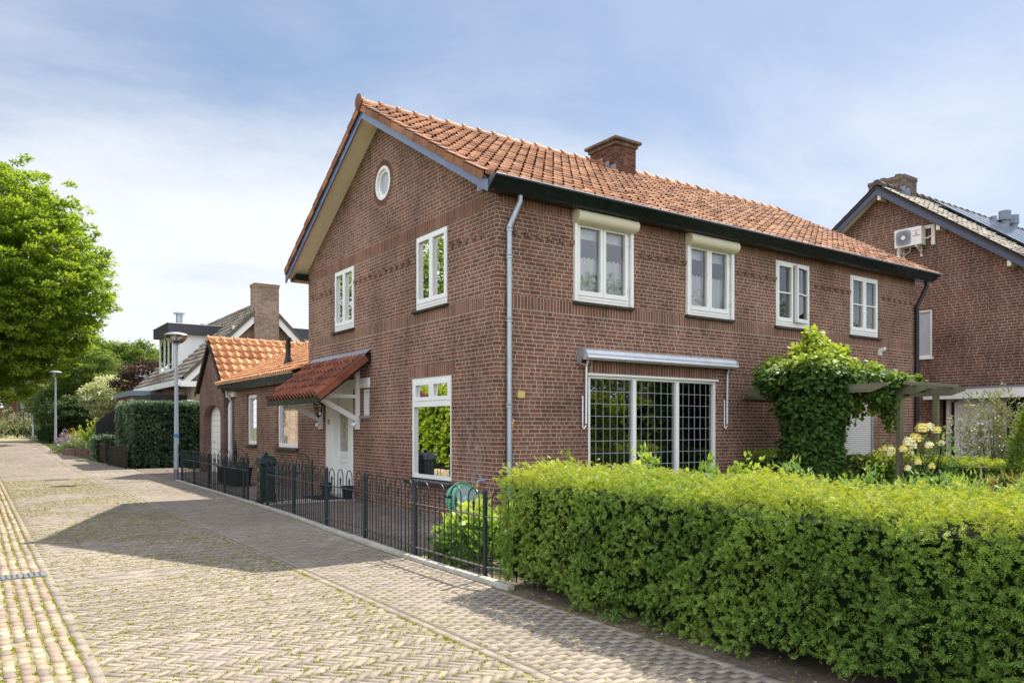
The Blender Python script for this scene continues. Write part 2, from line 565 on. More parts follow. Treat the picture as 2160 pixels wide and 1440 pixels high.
M['orange'] = plain('orange_enamel', (0.62, 0.22, 0.05), 0.35, 0.5)
M['brass'] = plain('yellowed_brass', (0.68, 0.53, 0.20), 0.35, 0.5, 0.25)
M['brassn'] = plain('dull_brass', (0.30, 0.24, 0.10), 0.4, 0.5, 0.3)
M['hosegreen'] = plain('pale_green_plastic', (0.15, 0.40, 0.28), 0.4, 0.4, var=0.15)
M['hosedark'] = plain('grey_green_plastic', (0.34, 0.47, 0.44), 0.45, 0.4, var=0.1)
M['hose'] = plain('green_hose', (0.06, 0.42, 0.16), 0.4, 0.4)
M['yellow'] = plain('orange_yellow_plastic', (0.75, 0.33, 0.03), 0.4)
M['acwhite'] = plain('off_white_enamel', (0.74, 0.72, 0.66), 0.4, 0.4, var=0.05)
M['acgrille'] = plain('grey_fan_grille', (0.30, 0.31, 0.34), 0.5, 0.3)
M['red'] = plain('red_enamel', (0.60, 0.02, 0.02), 0.4)
M['letter'] = plain('dark_lettering', (0.06, 0.06, 0.06), 0.5)
M['pergola'] = wood_mat('green_grey_weathered_timber', (0.115, 0.105, 0.065), (0.20, 0.185, 0.125), 1)
M['pergolaz'] = wood_mat('weathered_timber_post', (0.11, 0.105, 0.065), (0.19, 0.18, 0.12), 2)
M['darkwood'] = wood_mat('dark_brown_boards', (0.020, 0.015, 0.014), (0.05, 0.038, 0.034), 1)
M['bark'] = wood_mat('grey_brown_bark', (0.10, 0.075, 0.05), (0.20, 0.16, 0.11), 2)
M['palebark'] = wood_mat('pale_bark', (0.28, 0.22, 0.14), (0.42, 0.34, 0.22), 2)
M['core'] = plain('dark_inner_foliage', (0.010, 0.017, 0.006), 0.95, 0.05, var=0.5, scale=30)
M['twig'] = plain('brown_twigs', (0.045, 0.034, 0.018), 0.95, 0.1, var=0.5, scale=30)
M['petal'] = plain('yellow_rose_petal', (0.93, 0.80, 0.25), 0.6, 0.2, var=0.25, scale=40)
M['petalpale'] = plain('pale_cream_rose_petal', (0.92, 0.86, 0.48), 0.6, 0.2, var=0.15, scale=40)
M['panel'] = plain('solar_cell_glass', (0.05, 0.07, 0.12), 0.08, 0.8, var=0.2)
M['lampglass'] = glass_mat('clear_lamp_bowl', (0.82, 0.83, 0.80), 1.3, 0.12)
M['glass'] = glass_mat('window_glass', (0.90, 0.93, 0.92), 1.6, 0.07)
M['glassdark'] = glass_mat('living_room_glass', (0.55, 0.60, 0.58), 2.4, 0.12)
M['leadcame'] = plain('lead_came', (0.42, 0.44, 0.47), 0.5, 0.4, 0.2)
M['glassdoor'] = plain('frosted_ornamental_glass', (0.36, 0.38, 0.36), 0.25, 0.5, var=0.35, scale=35)
M['frost'] = plain('frosted_glass', (0.42, 0.45, 0.50), 0.22, 0.6, var=0.12, scale=3)
M['lace'] = cloth_mat('white_lace', (0.88, 0.88, 0.87), 0.90)
M['parasol'] = cloth_mat('white_parasol_cloth', (0.85, 0.84, 0.82), 1.0)
PAV = [(0.0, (0.215, 0.180, 0.155)), (0.35, (0.265, 0.222, 0.188)), (0.65, (0.305, 0.257, 0.212)), (1.0, (0.375, 0.325, 0.255))]
M['paver'] = paver_mat('worn_clay_paver', PAV, 0.55)
M['cobble'] = paver_mat('mixed_clay_sett', [(0.0, (0.22, 0.185, 0.165)), (0.3, (0.30, 0.225, 0.185)), (0.55, (0.37, 0.27, 0.21)), (0.82, (0.40, 0.32, 0.24)), (1.0, (0.50, 0.44, 0.31))], 0.5)
M['patio'] = paver_mat('grey_brown_patio_paver', [(0.0, (0.16, 0.125, 0.11)), (0.5, (0.22, 0.17, 0.145)), (1.0, (0.29, 0.24, 0.20))], 0.25)
M['moss_joint'] = ground_mat('mossy_sand_joint', (0.235, 0.215, 0.105), (0.28, 0.24, 0.16), (0.19, 0.185, 0.055), 1.6, 30)
M['soil'] = ground_mat('dry_sandy_soil', (0.13, 0.105, 0.08), (0.20, 0.165, 0.125), (0.08, 0.062, 0.045), 2.0, 22)
M['earth'] = ground_mat('grassy_ground', (0.06, 0.085, 0.022), (0.09, 0.10, 0.035), (0.05, 0.06, 0.02), 0.3, 6)
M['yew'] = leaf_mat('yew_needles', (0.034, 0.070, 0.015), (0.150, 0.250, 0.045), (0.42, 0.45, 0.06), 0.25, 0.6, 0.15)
M['box'] = leaf_mat('dark_ivy_hedge_leaf', (0.028, 0.055, 0.032), (0.075, 0.130, 0.070), (0.30, 0.38, 0.25), 0.15, 0.4, 0.35)
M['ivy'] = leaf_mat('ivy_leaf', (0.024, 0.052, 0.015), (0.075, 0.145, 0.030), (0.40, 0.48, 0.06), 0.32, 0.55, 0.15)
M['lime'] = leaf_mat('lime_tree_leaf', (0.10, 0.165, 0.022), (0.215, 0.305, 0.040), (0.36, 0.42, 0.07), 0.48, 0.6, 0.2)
M['tree'] = leaf_mat('broad_tree_leaf', (0.055, 0.092, 0.018), (0.13, 0.19, 0.04), (0.25, 0.30, 0.07), 0.38, 0.6, 0.2)
M['dgreen'] = leaf_mat('deep_green_leaf', (0.022, 0.042, 0.016), (0.050, 0.088, 0.030), (0.11, 0.16, 0.055), 0.25)
M['purple'] = leaf_mat('copper_leaf', (0.030, 0.014, 0.016), (0.060, 0.028, 0.030), (0.11, 0.060, 0.050), 0.25)
M['bloom'] = leaf_mat('white_bract_and_leaf', (0.060, 0.105, 0.030), (0.13, 0.19, 0.055), (0.85, 0.84, 0.66), 0.30)
M['hydrangea'] = leaf_mat('fresh_hydrangea_leaf', (0.065, 0.13, 0.024), (0.19, 0.31, 0.055), (0.50, 0.54, 0.13), 0.38, 0.5, 0.25)
M['gardenleaf'] = leaf_mat('garden_leaf', (0.050, 0.105, 0.035), (0.13, 0.24, 0.075), (0.30, 0.40, 0.12), 0.30, 0.5, 0.25)
M['olive'] = leaf_mat('grey_green_leaf', (0.08, 0.095, 0.055), (0.17, 0.19, 0.11), (0.34, 0.34, 0.19), 0.25)
M['thuja'] = leaf_mat('conifer_spray', (0.045, 0.085, 0.018), (0.14, 0.21, 0.03), (0.50, 0.52, 0.07), 0.30, 0.6, 0.2)
M['rhodo'] = leaf_mat('rust_and_green_leaf', (0.34, 0.12, 0.04), (0.20, 0.24, 0.07), (0.50, 0.36, 0.14), 0.25)
M['gold'] = leaf_mat('golden_leaf', (0.10, 0.13, 0.02), (0.30, 0.27, 0.03), (0.62, 0.42, 0.03), 0.35)
M['violet'] = leaf_mat('violet_flower_and_leaf', (0.06, 0.10, 0.03), (0.12, 0.15, 0.06), (0.28, 0.17, 0.55), 0.30)
M['grass'] = leaf_mat('moss_and_weed', (0.13, 0.155, 0.012), (0.27, 0.27, 0.025), (0.46, 0.41, 0.05), 0.30)

# ---------------------------------------------------------------- building helpers
# maps (along, up, outward) to world for the two visible walls of each house
def gable_map(x0):
    return lambda u, z, d: (x0 - d, u, z)


def front_map(y0):
    return lambda u, z, d: (u, y0 - d, z)


def lbox(mb, mp, u0, u1, z0, z1, d0, d1):
    return mb.box(mp(u0, z0, d0), mp(u1, z1, d1))


def ring(mb, mp, u0, u1, z0, z1, wdt, d0, d1):
    lbox(mb, mp, u0, u0 + wdt, z0, z1, d0, d1)
    lbox(mb, mp, u1 - wdt, u1, z0, z1, d0, d1)
    lbox(mb, mp, u0 + wdt, u1 - wdt, z0, z0 + wdt, d0, d1)
    lbox(mb, mp, u0 + wdt, u1 - wdt, z1 - wdt, z1, d0, d1)


def wall_poly(mb, mp, outer, holes, depth=0.12):
    loops = [[Vector((u, z, 0)) for u, z in outer]] + [[Vector((u, z, 0)) for u, z in h] for h in holes]
    pts = [p for l in loops for p in l]
    tris = tessellate_polygon(loops)
    mb.add([mp(p.x, p.y, 0) for p in pts], [tuple(t) for t in tris])
    for h in holes:
        n = len(h)
        vs = [mp(u, z, 0) for u, z in h] + [mp(u, z, -depth) for u, z in h]
        mb.add(vs, [(i, (i + 1) % n, (i + 1) % n + n, i + n) for i in range(n)])


def rect(u0, u1, z0, z1):
    return [(u0, z0), (u1, z0), (u1, z1), (u0, z1)]


def tile_roof(name, parent, mat, origin, U, V, W, L, tw, tl, roll=0.030, pan=0.014, step=0.030, keep=None, ns=8, jit=0.004, seed=1, flat=False, sharp=False):
    rg = np.random.default_rng(seed)
    O, U, V = (np.array(q, dtype=float) for q in (origin, U, V))
    U /= np.linalg.norm(U)
    V /= np.linalg.norm(V)
    N = np.cross(U, V)
    if N[2] < 0:
        N = -N
    nu = int(round(W / tw))
    tw = W / nu
    nv = int(round(L / tl))
    tl = L / nv
    t = np.linspace(0, 1, ns + 1)[:-1]
    if flat:
        prof = np.where(t < 0.12, 0.016, 0.0)
    else:
        prof = np.where(t < 0.62, -pan * np.sin(np.pi * t / 0.62), roll * np.sin(np.pi * (t - 0.62) / 0.38))
    if sharp:                               # S tile whose raised edge ends in a clean step over its neighbour
        prof = np.interp(t, [0, 0.28, 0.5, 0.68, 0.82, 0.999], [-pan * 0.2, -pan, -pan * 0.4, roll * 0.75, roll, roll * 0.62])
    uu = np.concatenate([(i + t) * tw for i in range(nu)] + [[W]])
    hh = np.concatenate([np.tile(prof, nu), [prof[0]]])
    n = len(uu)
    verts, faces, tint = [], [], []
    base = 0
    coljit = rg.normal(0, jit, (nv + 1, nu + 1))
    ctint = rg.uniform(0, 1, (nv + 1, nu + 1))
    cid = np.minimum((np.arange(n) // ns), nu)
    for r in range(nv):
        v0, v1 = r * tl, (r + 1) * tl
        jv = coljit[r][cid]
        for vv, st in ((v0, -0.012), (v0, step), (v1 + 0.02, 0.0)):
            h = hh + st + jv
            P = O + np.outer(uu, U) + (vv + rg.normal(0, 0.0015, n))[:, None] * V + h[:, None] * N
            verts.append(P)
        for k in range(2):
            i_ = np.arange(n - 1)
            if k == 0 and not flat:            # the roll ends stay open and dark
                i_ = i_[((i_ % ns) / ns < 0.66) | ((i_ % ns) / ns > 0.88)]
            a = base + k * n + i_
            F = np.stack([a, a + 1, a + 1 + n, a + n], 1)
            faces.append(F)
            tint.append(ctint[r][np.minimum(i_ // ns, nu - 1)])
        base += 3 * n
    Vv = np.concatenate(verts)
    F = np.concatenate(faces)
    T = np.concatenate(tint)
    mi = np.zeros(len(F), int)
    if keep is None:
        b0 = len(Vv)
        q = [O + U * (W * a) + V * (L * c) - N * (pan + 0.004) for a, c in ((0.002, 0.004), (0.998, 0.004), (0.998, 0.998), (0.002, 0.998))]
        Vv = np.concatenate([Vv, np.array(q)])
        F = np.concatenate([F, [[b0, b0 + 1, b0 + 2, b0 + 3]]])
        T = np.concatenate([T, [0.0]])
        mi = np.concatenate([mi, [1]])
    if keep is not None:
        c = Vv[F].mean(1)
        k = np.array([keep(*q) for q in c])
        F, T, mi = F[k], T[k], mi[k]
    return big_mesh(name, Vv, F, [mat, M['underlay']], parent, T, mi=mi, smooth=False)


def ridge_tiles(name, parent, mat, a, b, r=0.115, seg=0.36, lip=0.03):
    mb = MB()
    a, b = Vector(a), Vector(b)
    d = b - a
    n = max(1, int(d.length / seg))
    d.normalize()
    s = d.cross(Vector((0, 0, 1))).normalized()
    up = s.cross(d)
    L = (b - a).length / n
    for i in range(n):
        prof = [(0.0, r + lip), (0.055, r + lip), (0.06, r), (L + 0.02, r - 0.012)]
        rows = []
        wob = random.uniform(-0.006, 0.006)
        for t, rr in prof:
            c = a + d * (i * L + t) + up * wob
            rows.append([c + (s * math.cos(q) + up * math.sin(q)) * rr for q in [math.pi * (k / 8 * 1.24 - 0.12) for k in range(9)]])
        vs = [p for rw in rows for p in rw]
        fs = [(j * 9 + k, j * 9 + k + 1, (j + 1) * 9 + k + 1, (j + 1) * 9 + k) for j in range(len(rows) - 1) for k in range(8)]
        fs.append(tuple(range(9)))
        mb.tint = random.uniform(0.2, 0.9)
        mb.add(vs, fs)
    return mb.build(name, mat, parent)


def curtain(parent, mp, u0, u1, z0, z1, d, wave=0.012, mat='lace', scallop=0.0):
    n = max(10, int((u1 - u0) / 0.018))
    vs, fs = [], []
    for i in range(n + 1):
        u = u0 + (u1 - u0) * i / n
        dd = d + wave * math.sin(i * 1.15) + wave * 0.5 * math.sin(i * 0.41)
        top = z1 + scallop * abs(math.sin(i * 0.6))
        vs += [mp(u, z0, dd), mp(u, top, dd)]
    for i in range(n):
        fs.append((2 * i, 2 * i + 2, 2 * i + 3, 2 * i + 1))
    return MB().add(vs, fs).build('curtain', M[mat], parent)


def pane(parent, mp, u0, u1, z0, z1, d, mat='glass'):
    return MB().add([mp(u0, z0, d), mp(u1, z0, d), mp(u1, z1, d), mp(u0, z1, d)], [(0, 1, 2, 3)]).build('pane', M[mat], parent)


def casement(house, mp, u0, u1, z0, z1, label=None, bars=0, shutter=False, open_right=0.0, lace=True, sillm='sill', pm='white', mirror=False):
    mb = MB()
    ring(mb, mp, u0, u1, z0, z1, 0.045, -0.11, -0.012)
    lbox(mb, mp, u0 + 0.045, u1 - 0.045, z0 + 0.045, z0 + 0.095, -0.10, -0.004)
    wn = mb.build('window', M[pm], house, bevel=0.004)
    if label:
        wn['label'] = label
    um = (u0 + u1) / 2
    a0, a1, b0, b1 = u0 + 0.048, u1 - 0.048, z0 + 0.098, z1 - 0.048
    for k, (s0, s1) in enumerate(((a0, um - 0.003), (um + 0.003, a1))):
        lm = mp
        opened = open_right and k == 1
        if opened:
            ca, sa = math.cos(open_right), math.sin(open_right)
            lm = lambda u, z, d, mp=mp, h=s1: mp(h - (h - u) * ca - (d + 0.03) * sa, z, (h - u) * sa + (d + 0.03) * ca - 0.03)
        mb = MB()

        def lb(u_0, u_1, z_0, z_1, d_0, d_1):
            o = Vector(lm(u_0, z_0, d_0))
            mb.obox(o, Vector(lm(u_1, z_0, d_0)) - o, Vector(lm(u_0, z_1, d_0)) - o, Vector(lm(u_0, z_0, d_1)) - o)
        sw = 0.060
        lb(s0, s0 + sw, b0, b1, -0.085, 0.006)
        lb(s1 - sw, s1, b0, b1, -0.085, 0.006)
        lb(s0 + sw, s1 - sw, b0, b0 + sw + 0.02, -0.085, 0.006)
        lb(s0 + sw, s1 - sw, b1 - sw, b1, -0.085, 0.006)
        if bars:
            zb = b0 + (b1 - b0) * 0.5
            lb(s0 + sw, s1 - sw, zb - 0.014, zb + 0.014, -0.06, -0.008)
        sash = mb.build('sash', M[pm], wn, bevel=0.003)
        q = MB().add([lm(s0 + sw, b0 + sw, -0.045), lm(s1 - sw, b0 + sw, -0.045), lm(s1 - sw, b1 - sw, -0.045), lm(s0 + sw, b1 - sw, -0.045)], [(0, 1, 2, 3)])
        q.build('pane', M['glass'], wn)
        if lace:
            curtain(wn, mp, s0 + 0.02, s1 - 0.02, z0 + 0.1, z0 + (z1 - z0) * 0.56, -0.135, scallop=0.03)
            curtain(wn, mp, s0 + 0.02, s1 - 0.02, z1 - 0.26, z1 - 0.04, -0.15, 0.008)
    for zz in (z0 + 0.28, z1 - 0.25):
        hb = MB()
        lbox(hb, mp, u1 - 0.066, u1 - 0.044, zz - 0.05, zz + 0.05, -0.012, 0.016)
        hb.build('hinge', M['alu'], wn)
    sb = MB()
    sb.prism([mp(u0 - 0.06, z0 + 0.0, -0.11), mp(u0 - 0.06, z0 - 0.025, 0.07), mp(u0 - 0.06, z0 - 0.06, 0.07), mp(u0 - 0.06, z0 - 0.06, -0.11)],
             Vector(mp(u1 + 0.06, 0, 0)) - Vector(mp(u0 - 0.06, 0, 0)))
    sb.build('sill', M[sillm], wn)
    if shutter:
        for ua, ub in ((u0 - 0.045, u0 + 0.012), (u1 - 0.012, u1 + 0.045)):
            g2 = MB()
            lbox(g2, mp, ua, ub, z0 - 0.01, z1 - 0.076, 0.001, 0.055)
            g2.build('shutter_rail', M['white'], wn, bevel=0.003)
        zb_ = z1 - 0.075
        prof = [(0.001, 0.0), (0.001, 0.215), (0.07, 0.215)] + [(0.085 + 0.10 * math.cos(q), 0.112 + 0.103 * math.sin(q)) for q in [R(a) for a in range(88, -85, -12)]] + [(0.08, 0.0)]
        sbx = MB().prism([mp(u0 - 0.055, zb_ + zz, dd) for dd, zz in prof], Vector(mp(u1 + 0.065, 0, 0)) - Vector(mp(u0 - 0.055, 0, 0)))
        sbx.build('shutter_box', M['cream'], wn)
    return wn


# ================================================================ the main house
house = thing('brick_house', 'red-brown brick semi-detached house with orange tiled roof, standing on the street corner', 'house', (0, 0, 0))
GM, FM = gable_map(0.0), front_map(0.0)
UPW = [(1.55, 2.77), (4.21, 5.42), (6.82, 7.98), (9.48, 10.62)]
UPG = [(1.48, 2.60), (5.33, 6.40)]
WX = 12.25
walls = MB()
holesF = [rect(a, b, 3.57, 4.90) for a, b in UPW] + [rect(1.83, 5.01, 0.56, 2.38), rect(8.93, 10.42, 0.75, 2.38)]
wall_poly(walls, FM, [(0, -0.3), (WX, -0.3), (WX, 5.2), (0, 5.2)], holesF)
circ = [(3.94 + 0.325 * math.cos(2 * math.pi * k / 28), 6.23 + 0.325 * math.sin(2 * math.pi * k / 28)) for k in range(28)]
holesG = [rect(a, b, 3.59, 4.89) for a, b in UPG] + [circ, rect(1.34, 2.76, 0.58, 2.38), rect(5.37, 6.87, -0.02, 2.34), rect(4.57, 4.86, 1.72, 2.27)]
wall_poly(walls, GM, [(0, -0.3), (7.98, -0.3), (7.98, 5.25), (3.99, 7.50), (0, 5.2)], holesG)
walls.add([(WX, 0, -0.3), (WX, 7.98, -0.3), (WX, 7.98, 5.25), (WX, 3.99, 7.5), (WX, 0, 5.2)], [(0, 1, 2, 3, 4)])
walls.add([(0, 7.98, -0.3), (WX, 7.98, -0.3), (WX, 7.98, 5.25), (0, 7.98, 5.25)], [(0, 1, 2, 3)])
walls.build('wall', M['brick'], house)
inn = MB()
inn.box((0.02, 0.02, 2.72), (WX - 0.02, 7.96, 2.80))
inn.box((6.05, 0.13, 0.0), (6.15, 7.9, 5.2))
inn.box((0.3, 3.9, 0.0), (6.05, 3.98, 5.0))
inn.box((0.02, 0.02, 4.95), (WX - 0.02, 7.96, 5.0))
inn.build('interior', M['dark'], house)
# upright brick courses and the row of projecting headers
for nm, z0, z1, mt in (('brick_band', 3.332, 3.548, 'soldier_lo'), ('brick_band', 4.902, 5.115, 'soldier_up')):
    b = MB()
    top = nm and z0 > 4
    ucuts = [(0.12, WX - 0.12)] if not top else [(0.10, WX - 0.10)]
    for a, c in ucuts:
        lbox(b, FM, a, c, z0, z1, -0.01, 0.004)
    lbox(b, GM, 0.32, 7.66, z0 + (0 if not top else 0.0), z1, -0.01, 0.004)
    b.build(nm, M[mt], house)
b = MB()
lbox(b, FM, 1.83, 5.01, 2.384, 2.59, -0.01, 0.004)
b.build('window_lintel', M['soldier_win'], house)
b = MB()
lbox(b, GM, 1.24, 2.86, 2.384, 2.59, -0.01, 0.004)
b.build('window_lintel', M['soldier_win'], house)
b = MB()
for a, c in ((0.30, 1.42), (3.0, 4.08), (5.6, 6.7), (8.15, 9.35), (10.78, 12.0)):
    n = int((c - a) / 0.215)
    for i in range(n + 1):
        u = a + i * (c - a) / n
        lbox(b, FM, u, u + 0.10, 4.482, 4.532, -0.01, 0.042)
for a, c in ((0.36, 1.25), (2.82, 5.18), (6.55, 7.62)):
    n = int((c - a) / 0.215)
    for i in range(n + 1):
        u = a + i * (c - a) / n
        lbox(b, GM, u, u + 0.10, 4.482, 4.532, -0.01, 0.042)
b.build('projecting_bricks', M['brick'], house)['kind'] = 'stuff'

# windows
for i, (a, c) in enumerate(UPW):
    casement(house, FM, a, c, 3.57, 4.90, bars=1 if i > 1 else 0, shutter=i < 2, open_right=R(10) if i == 2 else 0.0, lace=i < 2, sillm='sillmoss' if i < 2 else 'sill',
             label=('window under the large cream shutter box nearest the downpipe', 'window under the second cream shutter box',
                    'white window with one sash standing ajar', 'white four-pane window nearest the dark downpipe')[i])
for i, (a, c) in enumerate(UPG):
    casement(house, GM, a, c, 3.59, 4.89, sillm='sillmoss', label=('upper gable window nearest the corner', 'upper gable window above the door canopy')[i])
# round attic window
rb = MB()
for r0, r1, d0, d1 in ((0.325, 0.265, -0.09, 0.012), (0.275, 0.215, -0.10, -0.03)):
    n = 28
    vs = []
    for k in range(n):
        q = 2 * math.pi * k / n
        for rr, dd in ((r0, d0), (r0, d1), (r1, d1), (r1, d0)):
            vs.append(GM(3.94 + rr * math.cos(q), 6.23 + rr * math.sin(q), dd))
    fs = [(k * 4 + j, k * 4 + (j + 1) % 4, ((k + 1) % n) * 4 + (j + 1) % 4, ((k + 1) % n) * 4 + j) for k in range(n) for j in range(4)]
    rb.add(vs, fs)
rw = rb.build('round_window', M['white'], house)
MB().add([GM(3.94 + 0.23 * math.cos(2 * math.pi * k / 28), 6.23 + 0.23 * math.sin(2 * math.pi * k / 28), -0.07) for k in range(28)], [tuple(range(28))]).build('pane', M['frost'], rw)
rr = MB()
rr.mat = 1
for k in range(34):
    q0, q1 = 2 * math.pi * k / 34, 2 * math.pi * (k + 1) / 34
    rr.prism([GM(3.94 + r * math.cos(q), 6.23 + r * math.sin(q), -0.004) for r, q in ((0.325, q0), (0.445, q0), (0.445, q1), (0.325, q1))], (-0.006, 0, 0))
rr.mat = 0
for k in range(34):
    q0, q1 = 2 * math.pi * (k + 0.07) / 34, 2 * math.pi * (k + 0.93) / 34
    pts = [GM(3.94 + r * math.cos(q), 6.23 + r * math.sin(q), -0.004) for r, q in ((0.33, q0), (0.44, q0), (0.44, q1), (0.33, q1))]
    rr.prism(pts, (-0.010, 0, 0))
rr.build('brick_ring', [M['ringbrick'], M['concrete']], rw)

# living-room window with leaded panes
mb = MB()
ring(mb, FM, 1.83, 5.01, 0.58, 2.38, 0.065, -0.11, -0.02)
for u in (2.86, 3.93):
    lbox(mb, FM, u, u + 0.085, 0.645, 2.315, -0.11, -0.015)
lbox(mb, FM, 1.80, 5.04, 2.36, 2.40, -0.02, 0.035)
lw = mb.build('leaded_window', M['white'], house, bevel=0.004)
for u0, u1 in ((1.895, 2.86), (2.945, 3.93), (4.015, 4.945)):
    q = MB()                                   # every small pane sits at its own slight angle
    for i in range(6):
        for j in range(8):
            a_, c_ = u0 + (u1 - u0) * i / 6, u0 + (u1 - u0) * (i + 1) / 6
            e_, f_ = 0.645 + 1.67 * j / 8, 0.645 + 1.67 * (j + 1) / 8
            t1, t2 = random.gauss(0, 0.0009), random.gauss(0, 0.0009)
            q.add([FM(a_, e_, -0.07 - t1 - t2), FM(c_, e_, -0.07 + t1 - t2), FM(c_, f_, -0.07 + t1 + t2), FM(a_, f_, -0.07 - t1 + t2)], [(0, 1, 2, 3)])
    q.build('pane', M['glassdark'], lw)
    lb = MB()
    for k in range(1, 6):
        u = u0 + (u1 - u0) * k / 6
        lbox(lb, FM, u - 0.0025, u + 0.0025, 0.645, 2.315, -0.073, -0.062)
    for k in range(1, 8):
        z = 2.315 - 1.67 * k / 8
        lbox(lb, FM, u0, u1, z - 0.0042, z + 0.0042, -0.074, -0.060)
    lb.build('leading', M['leadcame'], lw)
MB().box((1.78, -0.075, 0.52), (5.06, 0.10, 0.579)).build('sill', M['sill'], lw)
# ground-floor gable window
mb = MB()
ring(mb, GM, 1.34, 2.76, 0.60, 2.38, 0.065, -0.11, -0.015)
lbox(mb, GM, 1.405, 2.695, 1.86, 1.96, -0.11, -0.005)
for u0, u1 in ((1.41, 2.04), (2.06, 2.69)):
    ring(mb, GM, u0, u1, 1.965, 2.315, 0.07, -0.09, -0.002)
gw = mb.build('tall_window', M['white'], house, bevel=0.004)
pane(gw, GM, 1.405, 2.695, 0.665, 1.86, -0.06)
pane(gw, GM, 1.48, 1.97, 2.03, 2.25, -0.05)
pane(gw, GM, 2.13, 2.62, 2.03, 2.25, -0.05)
sb = MB()
sb.prism([GM(1.24, 0.60, -0.11), GM(1.24, 0.56, 0.11), GM(1.24, 0.50, 0.11), GM(1.24, 0.50, -0.11)], (0, 1.62, 0))
sb.build('sill', M['sill'], gw)
# rolled-down shutter at the far front window
mb = MB()
lbox(mb, FM, 8.93, 8.99, 0.75, 2.38, -0.10, 0.0)
lbox(mb, FM, 10.36, 10.42, 0.75, 2.38, -0.10, 0.0)
lbox(mb, FM, 8.93, 10.42, 2.22, 2.38, -0.10, 0.03)
sh = mb.build('shuttered_window', M['greyplate'], house)
sl_ = MB()
n = 34
for k in range(n):
    z = 0.76 + k * (1.46 / n)
    hgt = 1.46 / n
    sl_.prism([FM(8.99, z, -0.05), FM(8.99, z + 0.004, -0.035), FM(8.99, z + hgt * 0.5, -0.026), FM(8.99, z + hgt - 0.006, -0.036), FM(8.99, z + hgt, -0.05)], (1.37, 0, 0))
sl_.build('shutter_slats', M['shutter'], sh)

# front door with side frame, letterbox and ornamental glass
mb = MB()
lbox(mb, GM, 6.47, 6.87, -0.01, 2.30, -0.02, 0.012)
lbox(mb, GM, 5.37, 5.62, -0.01, 2.30, -0.02, 0.012)
lbox(mb, GM, 4.54, 6.92, 2.30, 2.50, -0.02, 0.03)
lbox(mb, GM, 6.43, 6.47, 0.0, 2.30, -0.16, -0.0)
lbox(mb, GM, 5.62, 5.66, 0.0, 2.30, -0.16, -0.0)
lbox(mb, GM, 5.66, 6.43, 2.20, 2.30, -0.16, -0.0)
door = mb.build('front_door', M['white'], house, bevel=0.004)
mb = MB()
ring(mb, GM, 5.66, 6.43, 0.05, 2.20, 0.13, -0.14, -0.09)
lbox(mb, GM, 5.79, 6.30, 0.84, 0.98, -0.14, -0.09)
lbox(mb, GM, 5.79, 6.30, 1.90, 2.07, -0.14, -0.10)
lbox(mb, GM, 5.79, 6.30, 0.18, 0.84, -0.135, -0.115)
ring(mb, GM, 5.84, 6.25, 0.24, 0.78, 0.03, -0.115, -0.100)
mb.build('door_leaf', M['white'], door, bevel=0.004)
MB().add([GM(5.79, 0.98, -0.115), GM(6.30, 0.98, -0.115), GM(6.30, 1.90, -0.115), GM(5.79, 1.90, -0.115)], [(0, 1, 2, 3)]).build('pane', M['glassdoor'], door)
gr = MB()
for k in range(19):
    z = 1.0 + k * 0.047
    gr.tube([GM(5.80 + i * 0.0312, z + 0.013 * math.sin(i * math.pi / 2 + k * 1.57), -0.100) for i in range(17)], 0.0045, 4)
for s in (-1, 1):
    gr.tube([GM(6.045 + s * (0.05 + 0.08 * math.sin(t * math.pi)), 1.18 + 0.52 * t, -0.090) for t in [i / 12 for i in range(13)]], 0.008, 5)
    gr.tube([GM(6.045 + s * 0.11 * math.sin(t * 2 * math.pi), 1.22 + 0.44 * t, -0.087) for t in [i / 16 for i in range(17)]], 0.006, 5)
gr.build('door_grille', M['cream'], door)
MB().tube([GM(5.72, 1.05, -0.09), GM(5.72, 1.05, -0.05), GM(5.84, 1.05, -0.045)], 0.010, 6).build('handle', M['brassn'], door)
MB().box((-0.06, 5.34, -0.02), (0.30, 6.9, 0.045)).build('doorstep', M['concrete'], door)
# narrow side light
mb = MB()
ring(mb, GM, 4.57, 4.86, 1.74, 2.27, 0.055, -0.10, -0.01)
sw_ = mb.build('side_window', M['white'], house, bevel=0.003)
pane(sw_, GM, 4.62, 4.81, 1.79, 2.22, -0.05)
MB().box((-0.07, 4.52, 1.685), (0.10, 4.93, 1.738)).build('sill', M['greyplate'], sw_)

# roof
TH = math.atan2(2.50, 4.37)
cs, sn = math.cos(TH), math.sin(TH)
RX0, RX1 = -0.40, 12.62
deck = MB()
deck.prism([(RX0, -0.24, 5.20), (RX0, 3.99, 7.62), (RX0, 8.30, 5.154), (RX0, 8.30, 5.024), (RX0, 3.99, 7.49), (RX0, -0.24, 5.07)], (RX1 - RX0, 0, 0))
roof = deck.build('roof', M['soffit'], house)
tile_roof('roof_tiles', roof, M['tile_main'], (RX0 - 0.05, -0.37, 5.185), (1, 0, 0), (0, cs, sn), RX1 - RX0 + 0.10, 4.97, 0.213, 0.318, roll=0.034, pan=0.016, step=0.034, seed=3)
tile_roof('roof_tiles', roof, M['tile_main'], (RX1 + 0.05, 8.35, 5.185), (-1, 0, 0), (0, -cs, sn), RX1 - RX0 + 0.10, 4.97, 0.213, 0.318, ns=4, seed=4)
ridge_tiles('ridge_tiles', roof, M['tile_main'], (RX0 - 0.06, 3.99, 7.655), (RX1 + 0.06, 3.99, 7.655), 0.12, 0.37, 0.022)
vt = MB()
